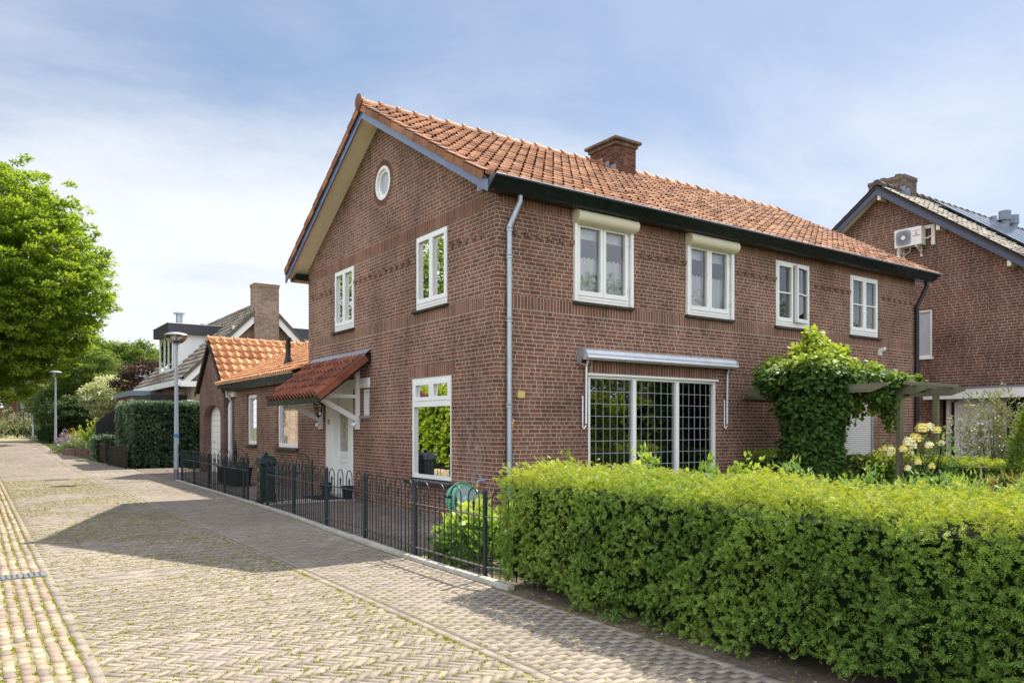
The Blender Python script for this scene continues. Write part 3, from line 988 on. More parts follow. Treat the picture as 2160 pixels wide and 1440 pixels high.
for side, y0, sgn in ((0, -0.34, 1), (1, 8.32, -1)):
    for k in range(16):
        v = k * 0.310
        o = Vector((RX0 - 0.075, y0 + sgn * v * cs, 5.183 + v * sn)) + Vector((random.uniform(-0.006, 0.006), 0, random.uniform(-0.008, 0.008)))
        vt.tint = random.choice((0.0, 0.1, 0.25, 0.5))
        vt.obox(o + Vector((0, -sgn * 0.02 * sn, 0.02)), (0.028, 0, 0), (0, sgn * 0.308 * cs, 0.308 * sn - 0.02), (0, sgn * 0.08 * sn, -0.12 * cs))
        vt.obox(o + Vector((0.0, -sgn * 0.05 * sn, 0.05)), (0.12, 0, 0), (0, sgn * 0.335 * cs, 0.335 * sn - 0.02), (0, sgn * 0.022 * sn, -0.022 * cs))
vt.build('verge_tiles', M['tile_main'], roof, bevel=0.006)
vt = MB()
vt.ball((RX0 - 0.09, 3.99, 7.70), 0.14, 12, 8, (0.3, 1.0, 1.15))
vt.build('ridge_end', M['tile_main'], roof)
bb = MB()
for s in (-1, 1):
    y0, y1 = 3.99 + s * 4.37, 3.99
    bb.prism([(RX0 - 0.03, y0, 5.095), (RX0 - 0.03, y1, 7.595), (RX0 - 0.03, y1, 7.40), (RX0 - 0.03, y0, 4.92)], (0.029, 0, 0))
bb.build('bargeboard', M['barge'], roof)
# box gutter along the front
gt = MB()
gx0, gx1 = -0.30, 12.66
gt.prism([(gx0, -0.02, 5.14), (gx0, -0.02, 5.035), (gx0, -0.22, 5.035), (gx0, -0.25, 5.05), (gx0, -0.40, 5.168), (gx0, -0.44, 5.168), (gx0, -0.44, 5.187), (gx0, -0.40, 5.187), (gx0, -0.23, 5.07), (gx0, -0.08, 5.07)], (gx1 - gx0, 0, 0))
gutter = gt.build('gutter', M['green_black'], house)
MB().box((gx0, -0.452, 5.188), (gx1, -0.405, 5.198)).build('gutter_lip', M['alu'], gutter)
e = MB()
e.prism([(gx0 - 0.045, -0.0, 5.12), (gx0 - 0.045, -0.0, 5.02), (gx0 - 0.045, -0.24, 5.02), (gx0 - 0.045, -0.445, 5.18), (gx0 - 0.045, -0.38, 5.195)], (0.043, 0, 0))
e.build('gutter_end', M['lead'], gutter)
gt = MB()
gt.prism([(gx0, 8.0, 5.11), (gx0, 8.0, 4.955), (gx0, 8.36, 4.955), (gx0, 8.45, 5.15), (gx0, 8.40, 5.15), (gx0, 8.3, 5.02)], (gx1 - gx0, 0, 0))
gt.build('gutter', M['green_black'], house)
# downpipes
dp = MB()
dp.tube([(0.33, -0.16, 5.04), (0.33, -0.16, 4.95), (0.19, -0.075, 4.56), (0.19, -0.075, 4.50), (0.19, -0.075, 0.0)], 0.042, 12)
for z in (4.53, 4.12, 3.15, 1.84, 0.55):
    dp.lathe([(0.043, -0.05), (0.050, -0.045), (0.050, -0.015), (0.044, -0.01), (0.050, 0.0), (0.050, 0.03), (0.043, 0.035)], (0.19, -0.075, z), 12)
dp.build('downpipe', M['zinc'], house, smooth=True)['label'] = 'grey zinc downpipe'
dp = MB()
dp.tube([(12.48, -0.16, 5.04), (12.48, -0.16, 4.92), (12.21, -0.07, 4.42), (12.21, -0.07, 0.0)], 0.05, 12)
dp.build('downpipe', M['black'], house, smooth=True)['label'] = 'black downpipe'
# chimney
ch = MB()
ch.box((5.67, 3.50, 7.0), (6.31, 4.40, 8.12))
chim = ch.build('chimney', M['brick_chim'], roof)
# wider courses and moss-grown cap (part of the stack)
cp = MB()
cp.box((5.63, 3.46, 8.05), (6.35, 4.44, 8.14))
cp.box((5.565, 3.395, 8.14), (6.415, 4.505, 8.21))
M['cap'] = ground_mat('lichen_grown_cap', (0.12, 0.095, 0.075), (0.20, 0.17, 0.10), (0.06, 0.05, 0.04), 5, 30)
cp.build('chimney_cap', M['cap'], roof, bevel=0.012)
fl = MB()
for k in range(3):
    y = 3.50 + k * 0.22
    zz = 7.62 - (3.99 - y) * 0.572 + 0.05
    fl.box((5.655, y, zz - 0.15), (5.669, y + 0.20, zz + 0.20))
fl.obox((5.60, 3.40, 7.32), (0.78, 0, 0), (0, 0.11, 0.062), (0, -0.005, 0.012))
fl.obox((5.52, 3.40, 7.315), (0.14, 0, 0), (0, 0.55, 0.315), (0, -0.005, 0.012))
fl.build('lead_flashing', M['lead'], roof)

# door canopy
CY0, CY1 = 4.52, 7.60
can = MB()
ct = math.atan2(0.86, 1.06)
cc, ss = math.cos(ct), math.sin(ct)
can.prism([(0.0, CY0, 2.96), (-1.04, CY0, 2.10), (-1.04, CY0, 2.03), (0.0, CY0, 2.89)], (0, CY1 - CY0, 0))
canopy = can.build('canopy', M['cream'], house)
tile_roof('canopy_tiles', canopy, M['tile_canopy'], (-1.11, CY1 + 0.02, 2.112), (0, -1, 0), (cc, 0, ss), CY1 - CY0 + 0.04, 1.28, 0.195, 0.26, roll=0.070, pan=0.028, step=0.045, ns=12, sharp=True, seed=9)
fb = MB()
fb.box((-1.09, CY0, 1.97), (-1.045, CY1, 2.085))
for y in (CY0 - 0.03, CY1 - 0.0):
    fb.prism([(0.0, y, 3.0), (-1.09, y, 2.10), (-1.09, y, 1.97), (-0.02, y, 2.80), (0.0, y, 2.80)], (0, 0.029, 0))
fb.build('canopy_fascia', M['green_black'], canopy)
vb = MB()
for k in range(5):
    v = k * 0.256
    vb.tint = random.uniform(0.4, 1.0)
    vb.obox((-1.12 + v * cc, CY0 - 0.06, 2.10 + v * ss), (0.27 * cc, 0, 0.27 * ss - 0.012), (0, 0.15, 0), (-0.05 * ss, 0, 0.05 * cc))
    vb.obox((-1.12 + v * cc, CY0 - 0.06, 2.10 + v * ss), (0.27 * cc, 0, 0.27 * ss - 0.012), (0, 0.022, 0), (0.09 * ss, 0, -0.09 * cc))
vb.build('verge_tiles', M['tile_canopy'], canopy, bevel=0.006)
MB().obox((-0.19, CY0 - 0.02, 2.905), (0.20, 0, 0.165), (0, CY1 - CY0 + 0.04, 0), (-0.01, 0, 0.012)).build('zinc_flashing', M['zinc'], canopy)
for y in (5.02, 7.05):
    br = MB()
    br.box((-0.085, y, 1.46), (-0.003, y + 0.085, 2.84))
    br.obox((-0.085, y + 0.006, 1.62), (-0.80, 0, 0.42), (0, 0.073, 0), (0.035, 0, 0.095))
    br.obox((-0.085, y + 0.006, 2.10), (-0.92, 0, 0.0), (0, 0.073, 0), (0, 0, 0.07))
    br.ball((-0.12, y + 0.035, 1.555), 0.055)
    br.ball((-0.90, y + 0.035, 2.01), 0.042)
    br.build('canopy_bracket', M['white'], canopy)

# awning cassette over the living-room window
ab = MB()
prof = [(0.0, 2.785), (0.14, 2.785), (0.20, 2.755), (0.225, 2.70), (0.215, 2.675), (0.245, 2.67), (0.25, 2.635), (0.22, 2.605), (0.12, 2.60), (0.0, 2.64)]
ab.prism([FM(1.62, z, d) for d, z in prof], (3.72, 0, 0))
awn = ab.build('awning', M['alu'], house)
e = MB()
e.prism([FM(1.585, z, d) for d, z in [(0.0, 2.80), (0.15, 2.80), (0.13, 2.64), (0.06, 2.54), (0.0, 2.54)]], (0.03, 0, 0))
e.build('end_plate', M['greyplate'], awn)
e = MB()
e.prism([FM(5.342, z, d) for d, z in [(0.0, 2.80), (0.21, 2.77), (0.25, 2.63), (0.06, 2.57), (0.0, 2.57)]], (0.03, 0, 0))
e.build('end_plate', M['greyplate'], awn)
for u in (1.74, 5.26):
    am = MB()
    am.tube([FM(u, 2.60, 0.10), FM(u, 2.50, 0.06), FM(u, 1.56, 0.05)], 0.020, 8)
    am.tube([FM(u - 0.06, 2.02, 0.035), FM(u - 0.06, 1.50, 0.035), FM(u - 0.045, 1.47, 0.035), FM(u, 1.53, 0.05)], 0.014, 8)
    am.build('awning_arm', M['alu'], awn)
MB().tube([FM(1.60, 2.55, 0.06), FM(1.68, 2.52, 0.08), FM(1.78, 2.57, 0.09), FM(1.85, 2.60, 0.07), FM(1.88, 2.50, 0.02), FM(1.87, 2.40, 0.02)], 0.006, 5).build('cable', M['cream'], awn)


# ================================================================ low extension and garage
gar = thing('garage_extension', 'low brown brick extension with bright orange tiled roof and small arched garage', 'outbuilding', (0, 8.0, 0))
gmap = gable_map(-0.14)
wl = MB()
wall_poly(wl, GM, [(7.981, -0.3), (14.95, -0.3), (14.95, 2.85), (7.981, 2.85)], [rect(8.72, 10.34, 0.99, 2.40), rect(12.06, 13.02, 1.02, 2.44), rect(14.42, 14.90, 0.0, 2.30)], 0.14)
wl.add([(4.5, 8.0, -0.3), (4.5, 18, -0.3), (4.5, 18, 4.0), (4.5, 8.0, 4.0)], [(0, 1, 2, 3)])
wl.build('wall', M['brick_ext'], gar)
wl = MB()
arch = [(15.35, 0.0), (17.45, 0.0), (17.45, 1.85)] + [(16.40 + 1.05 * math.cos(q), 1.85 + 0.38 * math.sin(q)) for q in [R(a) for a in range(15, 180, 15)]] + [(15.35, 1.85)]
wall_poly(wl, gmap, [(14.95, -0.3), (18.02, -0.3), (18.02, 2.72), (16.485, 4.22), (14.95, 2.72)], [arch], 0.26)
wl.add([(-0.14, 14.95, -0.3), (0.02, 14.95, -0.3), (0.02, 14.95, 2.80), (-0.14, 14.95, 2.72)], [(0, 1, 2, 3)])
wl.add([(-0.14, 18.02, -0.3), (4.5, 18.02, -0.3), (4.5, 18.02, 2.72), (-0.14, 18.02, 2.72)], [(0, 1, 2, 3)])
wl.build('garage_wall', M['brick_gar'], gar)
# garage door of horizontal boards
gd = MB()
for k in range(12):
    gd.box((0.10, 15.3, 0.02 + k * 0.19), (0.135, 17.5, 0.02 + k * 0.19 + 0.183))
gdo = gd.build('garage_door', M['white'], gar, bevel=0.004)
MB().tube([(0.10, 16.95, 1.02), (0.05, 16.95, 1.02), (0.05, 16.82, 1.02)], 0.012, 6).build('handle', M['black'], gdo)
# narrow arched white door beside the pipe
ad = MB()
top = [(14.44 + 0.22 + 0.22 * math.cos(q), 2.06 + 0.22 * math.sin(q)) for q in [R(a) for a in range(0, 181, 20)]]
ad.prism([GM(u, z, -0.03) for u, z in [(14.44, 0.0)] + [(14.88, 0.0)] + top], (-0.06, 0, 0))
ad.build('arched_door', M['white'], gar)
for (u0, u1, z0, z1) in ((8.72, 10.34, 0.99, 2.40), (12.06, 13.02, 1.02, 2.44)):
    mb = MB()
    ring(mb, GM, u0, u1, z0, z1, 0.10, -0.14, -0.06)
    wn = mb.build('window', M['white'], gar, bevel=0.004)
    pane(wn, GM, u0 + 0.10, u1 - 0.10, z0 + 0.10, z1 - 0.10, -0.10)
    lb = MB()
    for k in range(1, 7):
        z = z0 + 0.1 + (z1 - z0 - 0.2) * k / 7
        lbox(lb, GM, u0 + 0.1, u1 - 0.1, z - 0.004, z + 0.004, -0.104, -0.095)
    nn = int((u1 - u0) / 0.2)
    for k in range(1, nn):
        u = u0 + 0.1 + (u1 - u0 - 0.2) * k / nn
        lbox(lb, GM, u - 0.003, u + 0.003, z0 + 0.1, z1 - 0.1, -0.104, -0.096)
    lb.build('leading', M['alu'], wn)
    MB().box((-0.08, u0 - 0.08, z0 - 0.06), (0.14, u1 + 0.08, z0 - 0.001)).build('sill', M['sill'], wn)
# roofs: lean-to slope rising from the street, garage ridge running back from the street
ES, GS = 0.47, 0.914
ev = lambda x: 2.80 + (x + 0.35) * ES
gv = lambda y: 2.78 + (y - 14.72) * GS
ea = math.atan(ES)
ga = math.atan(GS)
rf = MB()
rf.prism([(-0.33, 7.99, 2.78), (3.05, 7.99, 2.78 + 3.38 * ES), (3.05, 7.99, 2.66 + 3.38 * ES), (-0.33, 7.99, 2.68)], (0, 7.0, 0))
rf.prism([(-0.22, 14.95, 2.92), (-0.22, 16.485, 4.30), (-0.22, 18.2, 2.75), (-0.22, 18.2, 2.64), (-0.22, 16.485, 4.19), (-0.22, 14.95, 2.82)], (4.7, 0, 0))
groof = rf.build('roof', M['black'], gar)
tile_roof('lean_to_tiles', groof, M['tile_new'], (-0.40, 16.59, 2.795), (0, -1, 0), (math.cos(ea), 0, math.sin(ea)), 8.6, 3.85, 0.160, 0.32, roll=0.050, pan=0.020, step=0.040, ns=12, sharp=True, seed=11, keep=lambda x, y, z: z > gv(y) - 0.03 and y > 7.99)
tile_roof('garage_tiles', groof, M['tile_new'], (-0.24, 14.70, 2.80), (1, 0, 0), (0, math.cos(ga), math.sin(ga)), 5.0, 2.42, 0.262, 0.345, roll=0.045, pan=0.022, step=0.042, seed=12, keep=lambda x, y, z: z > ev(x) - 0.05)
tile_roof('garage_tiles', groof, M['tile_new'], (4.8, 18.25, 2.74), (-1, 0, 0), (0, -math.cos(ga), math.sin(ga)), 5.04, 2.40, 0.262, 0.345, ns=4, seed=13)
ridge_tiles('ridge_tiles', groof, M['tile_new'], (-0.27, 16.485, 4.36), (4.8, 16.485, 4.36), 0.11, 0.40, 0.022)
vb = MB()
for s in (-1, 1):
    y0 = 16.485 + s * 1.80
    vb.prism([(-0.262, y0, 2.70), (-0.262, 16.485, 4.34), (-0.262, 16.485, 4.20), (-0.262, y0, 2.54)], (0.04, 0, 0))
vb.build('verge_board', M['tile_dark'], groof)
gt = MB()
gt.prism([(-0.02, 7.99, 2.76), (-0.02, 7.99, 2.60), (-0.24, 7.99, 2.60), (-0.36, 7.99, 2.765), (-0.40, 7.99, 2.765), (-0.40, 7.99, 2.785), (-0.35, 7.99, 2.785), (-0.24, 7.99, 2.66)], (0, 6.66, 0))
gg = gt.build('gutter', M['green_black'], gar)
MB().box((-0.415, 7.99, 2.786), (-0.355, 14.66, 2.797)).build('gutter_lip', M['alu'], gg)
MB().tube([(-0.2, 14.40, 2.62), (-0.2, 14.40, 2.52), (-0.06, 14.36, 2.28), (-0.06, 14.36, 0.0)], 0.04, 10).build('downpipe', M['zinc'], gar, smooth=True)
MB().box((-0.10, 14.0, 2.42), (0.0, 14.9, 2.58)).build('eaves_board', M['cream'], gar)
vp = MB()
zb = ev(0.30)
vp.lathe([(0.14, -0.06), (0.12, 0.05), (0.075, 0.26), (0.065, 0.28), (0.065, 0.52), (0.078, 0.525), (0.078, 0.57), (0.06, 0.575), (0.06, 0.66), (0.078, 0.665), (0.078, 0.76), (0.05, 0.765)], (0.30, 10.30, zb), 14)
vp.build('vent_pipe', M['black'], groof, smooth=True)


# ================================================================ neighbour on the right
rh = thing('gabled_house', 'rust-brown brick house with dark verge, air conditioner and solar panels on its roof', 'house', (16.5, 3.15, 0))
RM = gable_map(16.5)
wl = MB()
wall_poly(wl, RM, [(-3.0, -0.3), (9.3, -0.3), (9.3, 4.22), (3.15, 8.70), (-3.0, 4.22)], [rect(1.70, 2.78, 3.55, 4.97), rect(-0.02, 1.50, 0.0, 2.36), rect(-2.4, -0.20, 0.0, 2.36)], 0.25)
wl.add([(16.5, -3.0, -0.3), (30, -3.0, -0.3), (30, -3.0, 4.25), (16.5, -3.0, 4.25)], [(0, 1, 2, 3)])
wl.add([(16.5, 9.3, -0.3), (30, 9.3, -0.3), (30, 9.3, 4.25), (16.5, 9.3, 4.25)], [(0, 1, 2, 3)])
wl.build('wall', M['brick_right'], rh)
MB().box((16.76, -2.9, 0.0), (16.80, 3.0, 5.0)).build('interior', M['dark'], rh)
sl_r = 4.48 / 6.15
ra = math.atan(sl_r)
rf = MB()
rx0 = 16.12
zr = 8.86
prof = [(-3.45, zr - 6.6 * sl_r), (3.15, zr), (9.75, zr - 6.6 * sl_r), (9.75, zr - 6.6 * sl_r - 0.10), (3.15, zr - 0.10), (-3.45, zr - 6.6 * sl_r - 0.10)]
rf.prism([(rx0, y, z) for y, z in prof], (14.2, 0, 0))
rroof = rf.build('roof', M['white'], rh)
tile_roof('roof_tiles', rroof, M['tile_grey'], (rx0 - 0.03, -3.5, zr - 6.62 * sl_r), (1, 0, 0), (0, math.cos(ra), math.sin(ra)), 14.3, 8.22, 0.29, 0.34, roll=0.035, step=0.035, ns=6, seed=21)
tile_roof('roof_tiles', rroof, M['tile_dark'], (30.3, 9.8, zr - 6.62 * sl_r), (-1, 0, 0), (0, -math.cos(ra), math.sin(ra)), 14.25, 8.22, 0.29, 0.34, ns=4, seed=22)
ridge_tiles('ridge_tiles', rroof, M['tile_dark'], (rx0 - 0.05, 3.15, zr + 0.05), (30.3, 3.15, zr + 0.05), 0.13, 0.42, 0.02)
bb = MB()
for s in (-1, 1):
    bb.prism([(rx0 - 0.035, 3.15 + s * 6.6, zr - 6.6 * sl_r + 0.03), (rx0 - 0.035, 3.15, zr + 0.03), (rx0 - 0.035, 3.15, zr - 0.26), (rx0 - 0.035, 3.15 + s * 6.6, zr - 6.6 * sl_r - 0.24)], (0.034, 0, 0))
bb.build('bargeboard', plain('dark_slate_blue_paint', (0.060, 0.075, 0.12), 0.4, 0.4), rroof)
vt = MB()
for s in (-1, 1):
    for k in range(24):
        y = 3.15 + s * (6.62 - k * 0.275)
        z = zr - abs(y - 3.15) * sl_r
        vt.obox((rx0 - 0.07, y, z + 0.07), (0.16, 0, 0), (0, -s * 0.29, 0.29 * sl_r - 0.015), (0, 0, -0.045))
        vt.obox((rx0 - 0.07, y, z + 0.06), (0.032, 0, 0), (0, -s * 0.27, 0.27 * sl_r), (0, 0, -0.12))
vt.build('verge_tiles', M['tile_dark'], rroof)
pr = MB()
for y in (3.05, 1.30, -0.55, -2.2, 5.4, 7.2):
    z = zr - abs(y - 3.15) * sl_r - 0.36
    pr.box((rx0, y, z), (16.5, y + 0.10, z + 0.15))
pr.build('purlin_end', M['cream'], rroof)
c = MB()
c.box((17.3, 2.95, 7.9), (18.05, 4.12, 9.40))
c.box((17.28, 2.93, 9.28), (18.07, 4.14, 9.40))
c.build('chimney', brick_mat('grey_brown_chimney_brick', [(0.10, 0.065, 0.05), (0.16, 0.10, 0.075), (0.20, 0.135, 0.10)], (0.36, 0.33, 0.27), row=0.085, ln=0.27), rroof)
for y in (3.30, 3.80):
    c = MB()
    c.lathe([(0.10, 0), (0.115, 0.02), (0.10, 0.13), (0.08, 0.13)], (17.6, y, 9.40), 10)
    c.build('chimney_pot', M['tile_grey'], rroof)
c = MB()
for k in range(4):
    y = 2.92 + 0.16 * k
    c.box((17.285, y - 0.16, zr - abs(y - 3.15) * sl_r - 0.1), (17.299, y, zr - abs(y - 3.15) * sl_r + 0.22))
c.obox((17.2, 2.80, zr - 0.35 * sl_r + 0.05), (0.95, 0, 0), (0, 0.12, 0.087), (0, -0.006, 0.01))
c.build('lead_flashing', M['lead'], rroof)
for (vx, vy, r, h) in ((23.5, 3.0, 0.07, 0.42), (24.0, 2.85, 0.15, 0.75), (24.75, 2.85, 0.12, 0.72)):
    v = MB()
    z0 = zr - (3.15 - vy) * sl_r - 0.1
    v.lathe([(r, 0), (r, h * 0.55), (r * 1.35, h * 0.56), (r * 1.35, h), (r * 0.8, h + 0.01)], (vx, vy, z0), 12)
    v.build('roof_vent', M['slate'], rroof)
# window, porch and door
mb = MB()
ring(mb, RM, 1.70, 2.78, 3.55, 4.97, 0.07, -0.12, -0.03)
lbox(mb, RM, 1.66, 2.82, 3.50, 3.55, -0.12, 0.05)
wn = mb.build('window', M['white'], rh)
MB().add([RM(1.77, 3.62, -0.07), RM(2.71, 3.62, -0.07), RM(2.71, 4.9, -0.07), RM(1.77, 4.9, -0.07)], [(0, 1, 2, 3)]).build('pane', M['frost'], wn)
MB().box((16.02, -3.0, 2.30), (16.5, 1.72, 2.58)).build('porch_roof', M['white'], rh)
MB().box((15.99, -3.0, 2.583), (16.5, 1.75, 2.62)).build('porch_edge', M['lead'], rh)
mb = MB()
for u0, u1 in ((1.25, 1.35), (1.04, 1.12), (0.02, 0.10)):
    lbox(mb, RM, u0, u1, 0.0, 2.34, -0.20, -0.10)
lbox(mb, RM, 0.10, 1.25, 2.24, 2.34, -0.20, -0.10)
lbox(mb, RM, -0.22, -0.14, 0.0, 2.34, -0.16, -0.02)
dr = mb.build('front_door', M['white'], rh)
MB().box((16.64, 0.10, 0.02), (16.68, 1.04, 2.24)).build('door_leaf', M['white'], dr, bevel=0.006)
pane(dr, RM, 1.12, 1.25, 0.05, 2.24, -0.16)
MB().tube([RM(0.95, 0.6, -0.08), RM(0.95, 1.7, -0.08)], 0.014, 6).build('handle', M['steel'], dr)
mb = MB()
for k in range(26):
    mb.prism([RM(-0.12, 0.1 + k * 0.085, -0.14), RM(-0.12, 0.14 + k * 0.085, -0.11), RM(-0.12, 0.17 + k * 0.085, -0.14)], (0, 0.13, 0))
mb.build('louvre', M['slate'], rh)
# solar panels lying on the street-side slope
for r in range(3):
    for k in range(7):
        px_, v0 = 18.75 + k * 1.06, 0.35 + r * 1.72
        y1 = 3.15 - v0 * math.cos(ra)
        z1 = zr - v0 * math.sin(ra) + 0.15
        o = thing('solar_panel', 'thin dark solar panel lying on the grey tiles of the right-hand house', 'solar panel', (px_, y1, z1), 'solar panels on the right-hand roof')
        MB().obox((px_, y1, z1), (1.02, 0, 0), (0, -1.68 * math.cos(ra), -1.68 * math.sin(ra)), (0, -0.035 * math.sin(ra), 0.035 * math.cos(ra))).build('panel_glass', M['panel'], o)
        for xo in (0.0, 0.99):
            f_ = MB()
            f_.obox((px_ + xo, y1, z1 - 0.005), (0.03, 0, 0), (0, -1.68 * math.cos(ra), -1.68 * math.sin(ra)), (0, -0.05 * math.sin(ra), 0.05 * math.cos(ra)))
            f_.build('panel_frame', M['slate'], o)
# air conditioner
ac = thing('air_conditioner', 'white outdoor air conditioner on brackets high on the right-hand gable', 'air conditioner', (16.15, 2.24, 6.84))
ax = 16.15
b = MB().box((ax, 1.84, 6.85), (ax + 0.28, 2.64, 7.39))
b.build('casing', M['acwhite'], ac, bevel=0.015)
b = MB()
nn = 24
pts = []
for k in range(nn):
    q = 2 * math.pi * k / nn
    e = 0.225 / (abs(math.cos(q)) ** 5 + abs(math.sin(q)) ** 5) ** 0.2
    pts.append((ax - 0.012, 2.36 + e * math.cos(q), 7.12 + e * math.sin(q)))
b.prism(pts, (0.013, 0, 0))
fan = b.build('fan_grille', M['acgrille'], ac)
b = MB()
for k in range(36):
    q = 2 * math.pi * k / 36
    b.tube([(ax - 0.016, 2.36 + r * math.cos(q), 7.12 + r * math.sin(q)) for r in (0.07, 0.205)], 0.0035, 4)
for r in (0.10, 0.145, 0.19):
    b.tube([(ax - 0.016, 2.36 + r * math.cos(2 * math.pi * k / 28), 7.12 + r * math.sin(2 * math.pi * k / 28)) for k in range(28)], 0.003, 4, True)
b.build('grille_wires', M['slate'], fan)
MB().lathe([(0.001, 0), (0.065, 0.001), (0.065, 0.012), (0.001, 0.013)], (0, 0, 0), 16).build('hub', M['acwhite'], fan, world=False)
hub = bpy.data.objects['hub']
hub.location = Vector((ax - 0.028, 2.36, 7.12)) - wloc(fan)
hub.rotation_euler = (0, R(90), 0)
lg = MB()
for q in (90, 210, 330):
    q = R(q)
    c0 = Vector((ax - 0.003, 1.985, 7.19))
    d1 = Vector((0, -math.cos(q + 0.52), math.sin(q + 0.52))) * 0.030
    d2 = Vector((0, -math.cos(q - 0.52), math.sin(q - 0.52))) * 0.030
    lg.prism([c0, c0 + d1, c0 + d1 + d2, c0 + d2], (-0.003, 0, 0))
lg.build('logo', M['red'], ac)


def text_mesh(body, size, mat, parent, loc, rot, name='lettering', ext=0.001):
    cu = bpy.data.curves.new(name, 'FONT')
    cu.body = body
    cu.size = size
    cu.align_x = 'CENTER'
    cu.align_y = 'CENTER'
    cu.extrude = ext
    tmp = bpy.data.objects.new('text_source', cu)
    COL.objects.link(tmp)
    bpy.context.view_layer.update()
    dg = bpy.context.evaluated_depsgraph_get()
    me = bpy.data.meshes.new_from_object(tmp.evaluated_get(dg))
    bpy.data.objects.remove(tmp)
    me.materials.clear()
    me.materials.append(mat)
    o = link(name, me, parent)
    o.location = Vector(loc) - (wloc(parent) if parent else Vector((0, 0, 0)))
    o.rotation_euler = rot
    return o


text_mesh('MITSUBISHI', 0.042, M['letter'], ac, (ax - 0.004, 1.985, 7.125), (R(90), 0, R(-90)))
text_mesh('MITSUBISHI', 0.036, M['red'], ac, (ax - 0.004, 1.985, 7.265), (R(90), 0, R(-90)))
b = MB()
for y in (1.98, 2.50):
    b.box((ax + 0.02, y, 6.80), (16.5, y + 0.04, 6.845))
    b.box((16.46, y, 6.55), (16.499, y + 0.04, 6.80))
    b.obox((ax + 0.10, y, 6.80), (0.36, 0, -0.22), (0, 0.035, 0), (0, 0, -0.03))
b.build('bracket', M['acwhite'], ac)
b = MB()
b.tube([(ax + 0.22, 1.84, 7.05), (ax + 0.24, 1.76, 7.04), (16.44, 1.70, 7.10)], 0.02, 6)
b.tube([(ax + 0.1, 2.2, 6.84), (ax + 0.15, 2.25, 6.72), (16.40, 2.5, 6.62), (16.45, 2.62, 6.58)], 0.010, 6)
b.build('pipe', M['acwhite'], ac)
b = MB()
b.box((16.40, 1.58, 6.82), (16.499, 1.68, 7.42))
b.box((16.40, 1.68, 7.32), (16.499, 1.92, 7.42))
b.build('duct_cover', M['acwhite'], ac, bevel=0.01)
MB().box((16.40, 2.60, 6.45), (16.499, 2.70, 6.86)).build('duct_cover', M['acwhite'], ac, bevel=0.01)

# ================================================================ buff brick house beyond the tall hedge
th = thing('chalet_house', 'buff brick chalet house with grey-brown tiled roof, white verge and broad gable chimney', 'house', (4.3, 25.3, 0))
TM = front_map(25.3)
wl = MB()
wall_poly(wl, TM, [(1.2, -0.3), (7.6, -0.3), (7.6, 3.75), (4.3, 6.85), (1.2, 3.60)], [rect(1.75, 3.2, 0.9, 2.6)], 0.1)
wl.add([(1.2, 25.3, -0.3), (1.2, 37.0, -0.3), (1.2, 37.0, 3.6), (1.2, 25.3, 3.6)], [(0, 1, 2, 3)])
wl.build('wall', M['brick_tan'], th)
ts = 1.0
tr = MB()
tr.prism([(0.85, 25.0, 3.62), (4.3, 25.0, 7.07), (7.75, 25.0, 3.62), (7.75, 25.0, 3.48), (4.3, 25.0, 6.93), (0.85, 25.0, 3.48)], (0, 11.6, 0))
troof = tr.build('roof', M['white'], th)
q2 = math.sqrt(0.5)
tile_roof('roof_tiles', troof, M['tile_grey'], (0.76, 36.65, 3.56), (0, -1, 0), (q2, 0, q2), 11.7, 4.98, 0.33, 0.36, roll=0.055, step=0.075, ns=6, jit=0.008, seed=31)
tile_roof('roof_tiles', troof, M['tile_grey'], (7.84, 24.95, 3.56), (0, 1, 0), (-q2, 0, q2), 11.7, 4.98, 0.33, 0.36, ns=4, step=0.045, seed=32)
ridge_tiles('ridge_tiles', troof, M['tile_grey'], (4.3, 24.95, 7.14), (4.3, 36.6, 7.14), 0.13, 0.42, 0.02)
MB().ball((4.3, 36.7, 7.25), 0.2, 10, 6).build('ridge_end', M['tile_dark'], troof)
bb = MB()
for s in (-1, 1):
    bb.prism([(4.3 + s * 3.46, 24.965, 3.60), (4.3, 24.965, 7.06), (4.3, 24.965, 6.68), (4.3 + s * 3.46, 24.965, 3.24)], (0, 0.034, 0))
bb.box((0.70, 24.97, 3.24), (1.35, 25.3, 3.47))
bb.box((0.66, 25.31, 3.30), (0.84, 36.6, 3.56))
bb.build('bargeboard', M['white'], troof)
vt = MB()
for s in (-1, 1):
    for k in range(14):
        x = 4.3 + s * (3.50 - k * 0.255)
        z = 7.07 - abs(x - 4.3)
        vt.obox((x, 24.90, z + 0.10), (-s * 0.27, 0, 0.255), (0, 0.20, 0), (s * 0.035, 0, 0.035))
        vt.obox((x, 24.90, z + 0.10), (-s * 0.25, 0, 0.25), (0, 0.035, 0), (0, 0, -0.13))
vt.build('verge_tiles', M['tile_grey'], troof)
c = MB()
c.box((3.76, 24.86, 0.0), (4.84, 25.55, 7.86))
c.box((3.74, 24.84, 7.78), (4.86, 25.57, 7.86))
c.build('chimney', M['brick_tan'], th)
MB().box((3.73, 24.83, 7.862), (4.87, 25.58, 7.92)).build('chimney_cap', ground_mat('orange_lichen_cap', (0.20, 0.16, 0.09), (0.36, 0.24, 0.06), (0.12, 0.10, 0.06), 4, 25), th)
MB().box((2.90, 25.20, 4.9), (3.02, 25.297, 6.0)).build('gable_post', M['white'], th)
MB().box((1.8, 25.22, 3.02), (3.3, 25.297, 3.14)).build('lintel', M['white'], th)
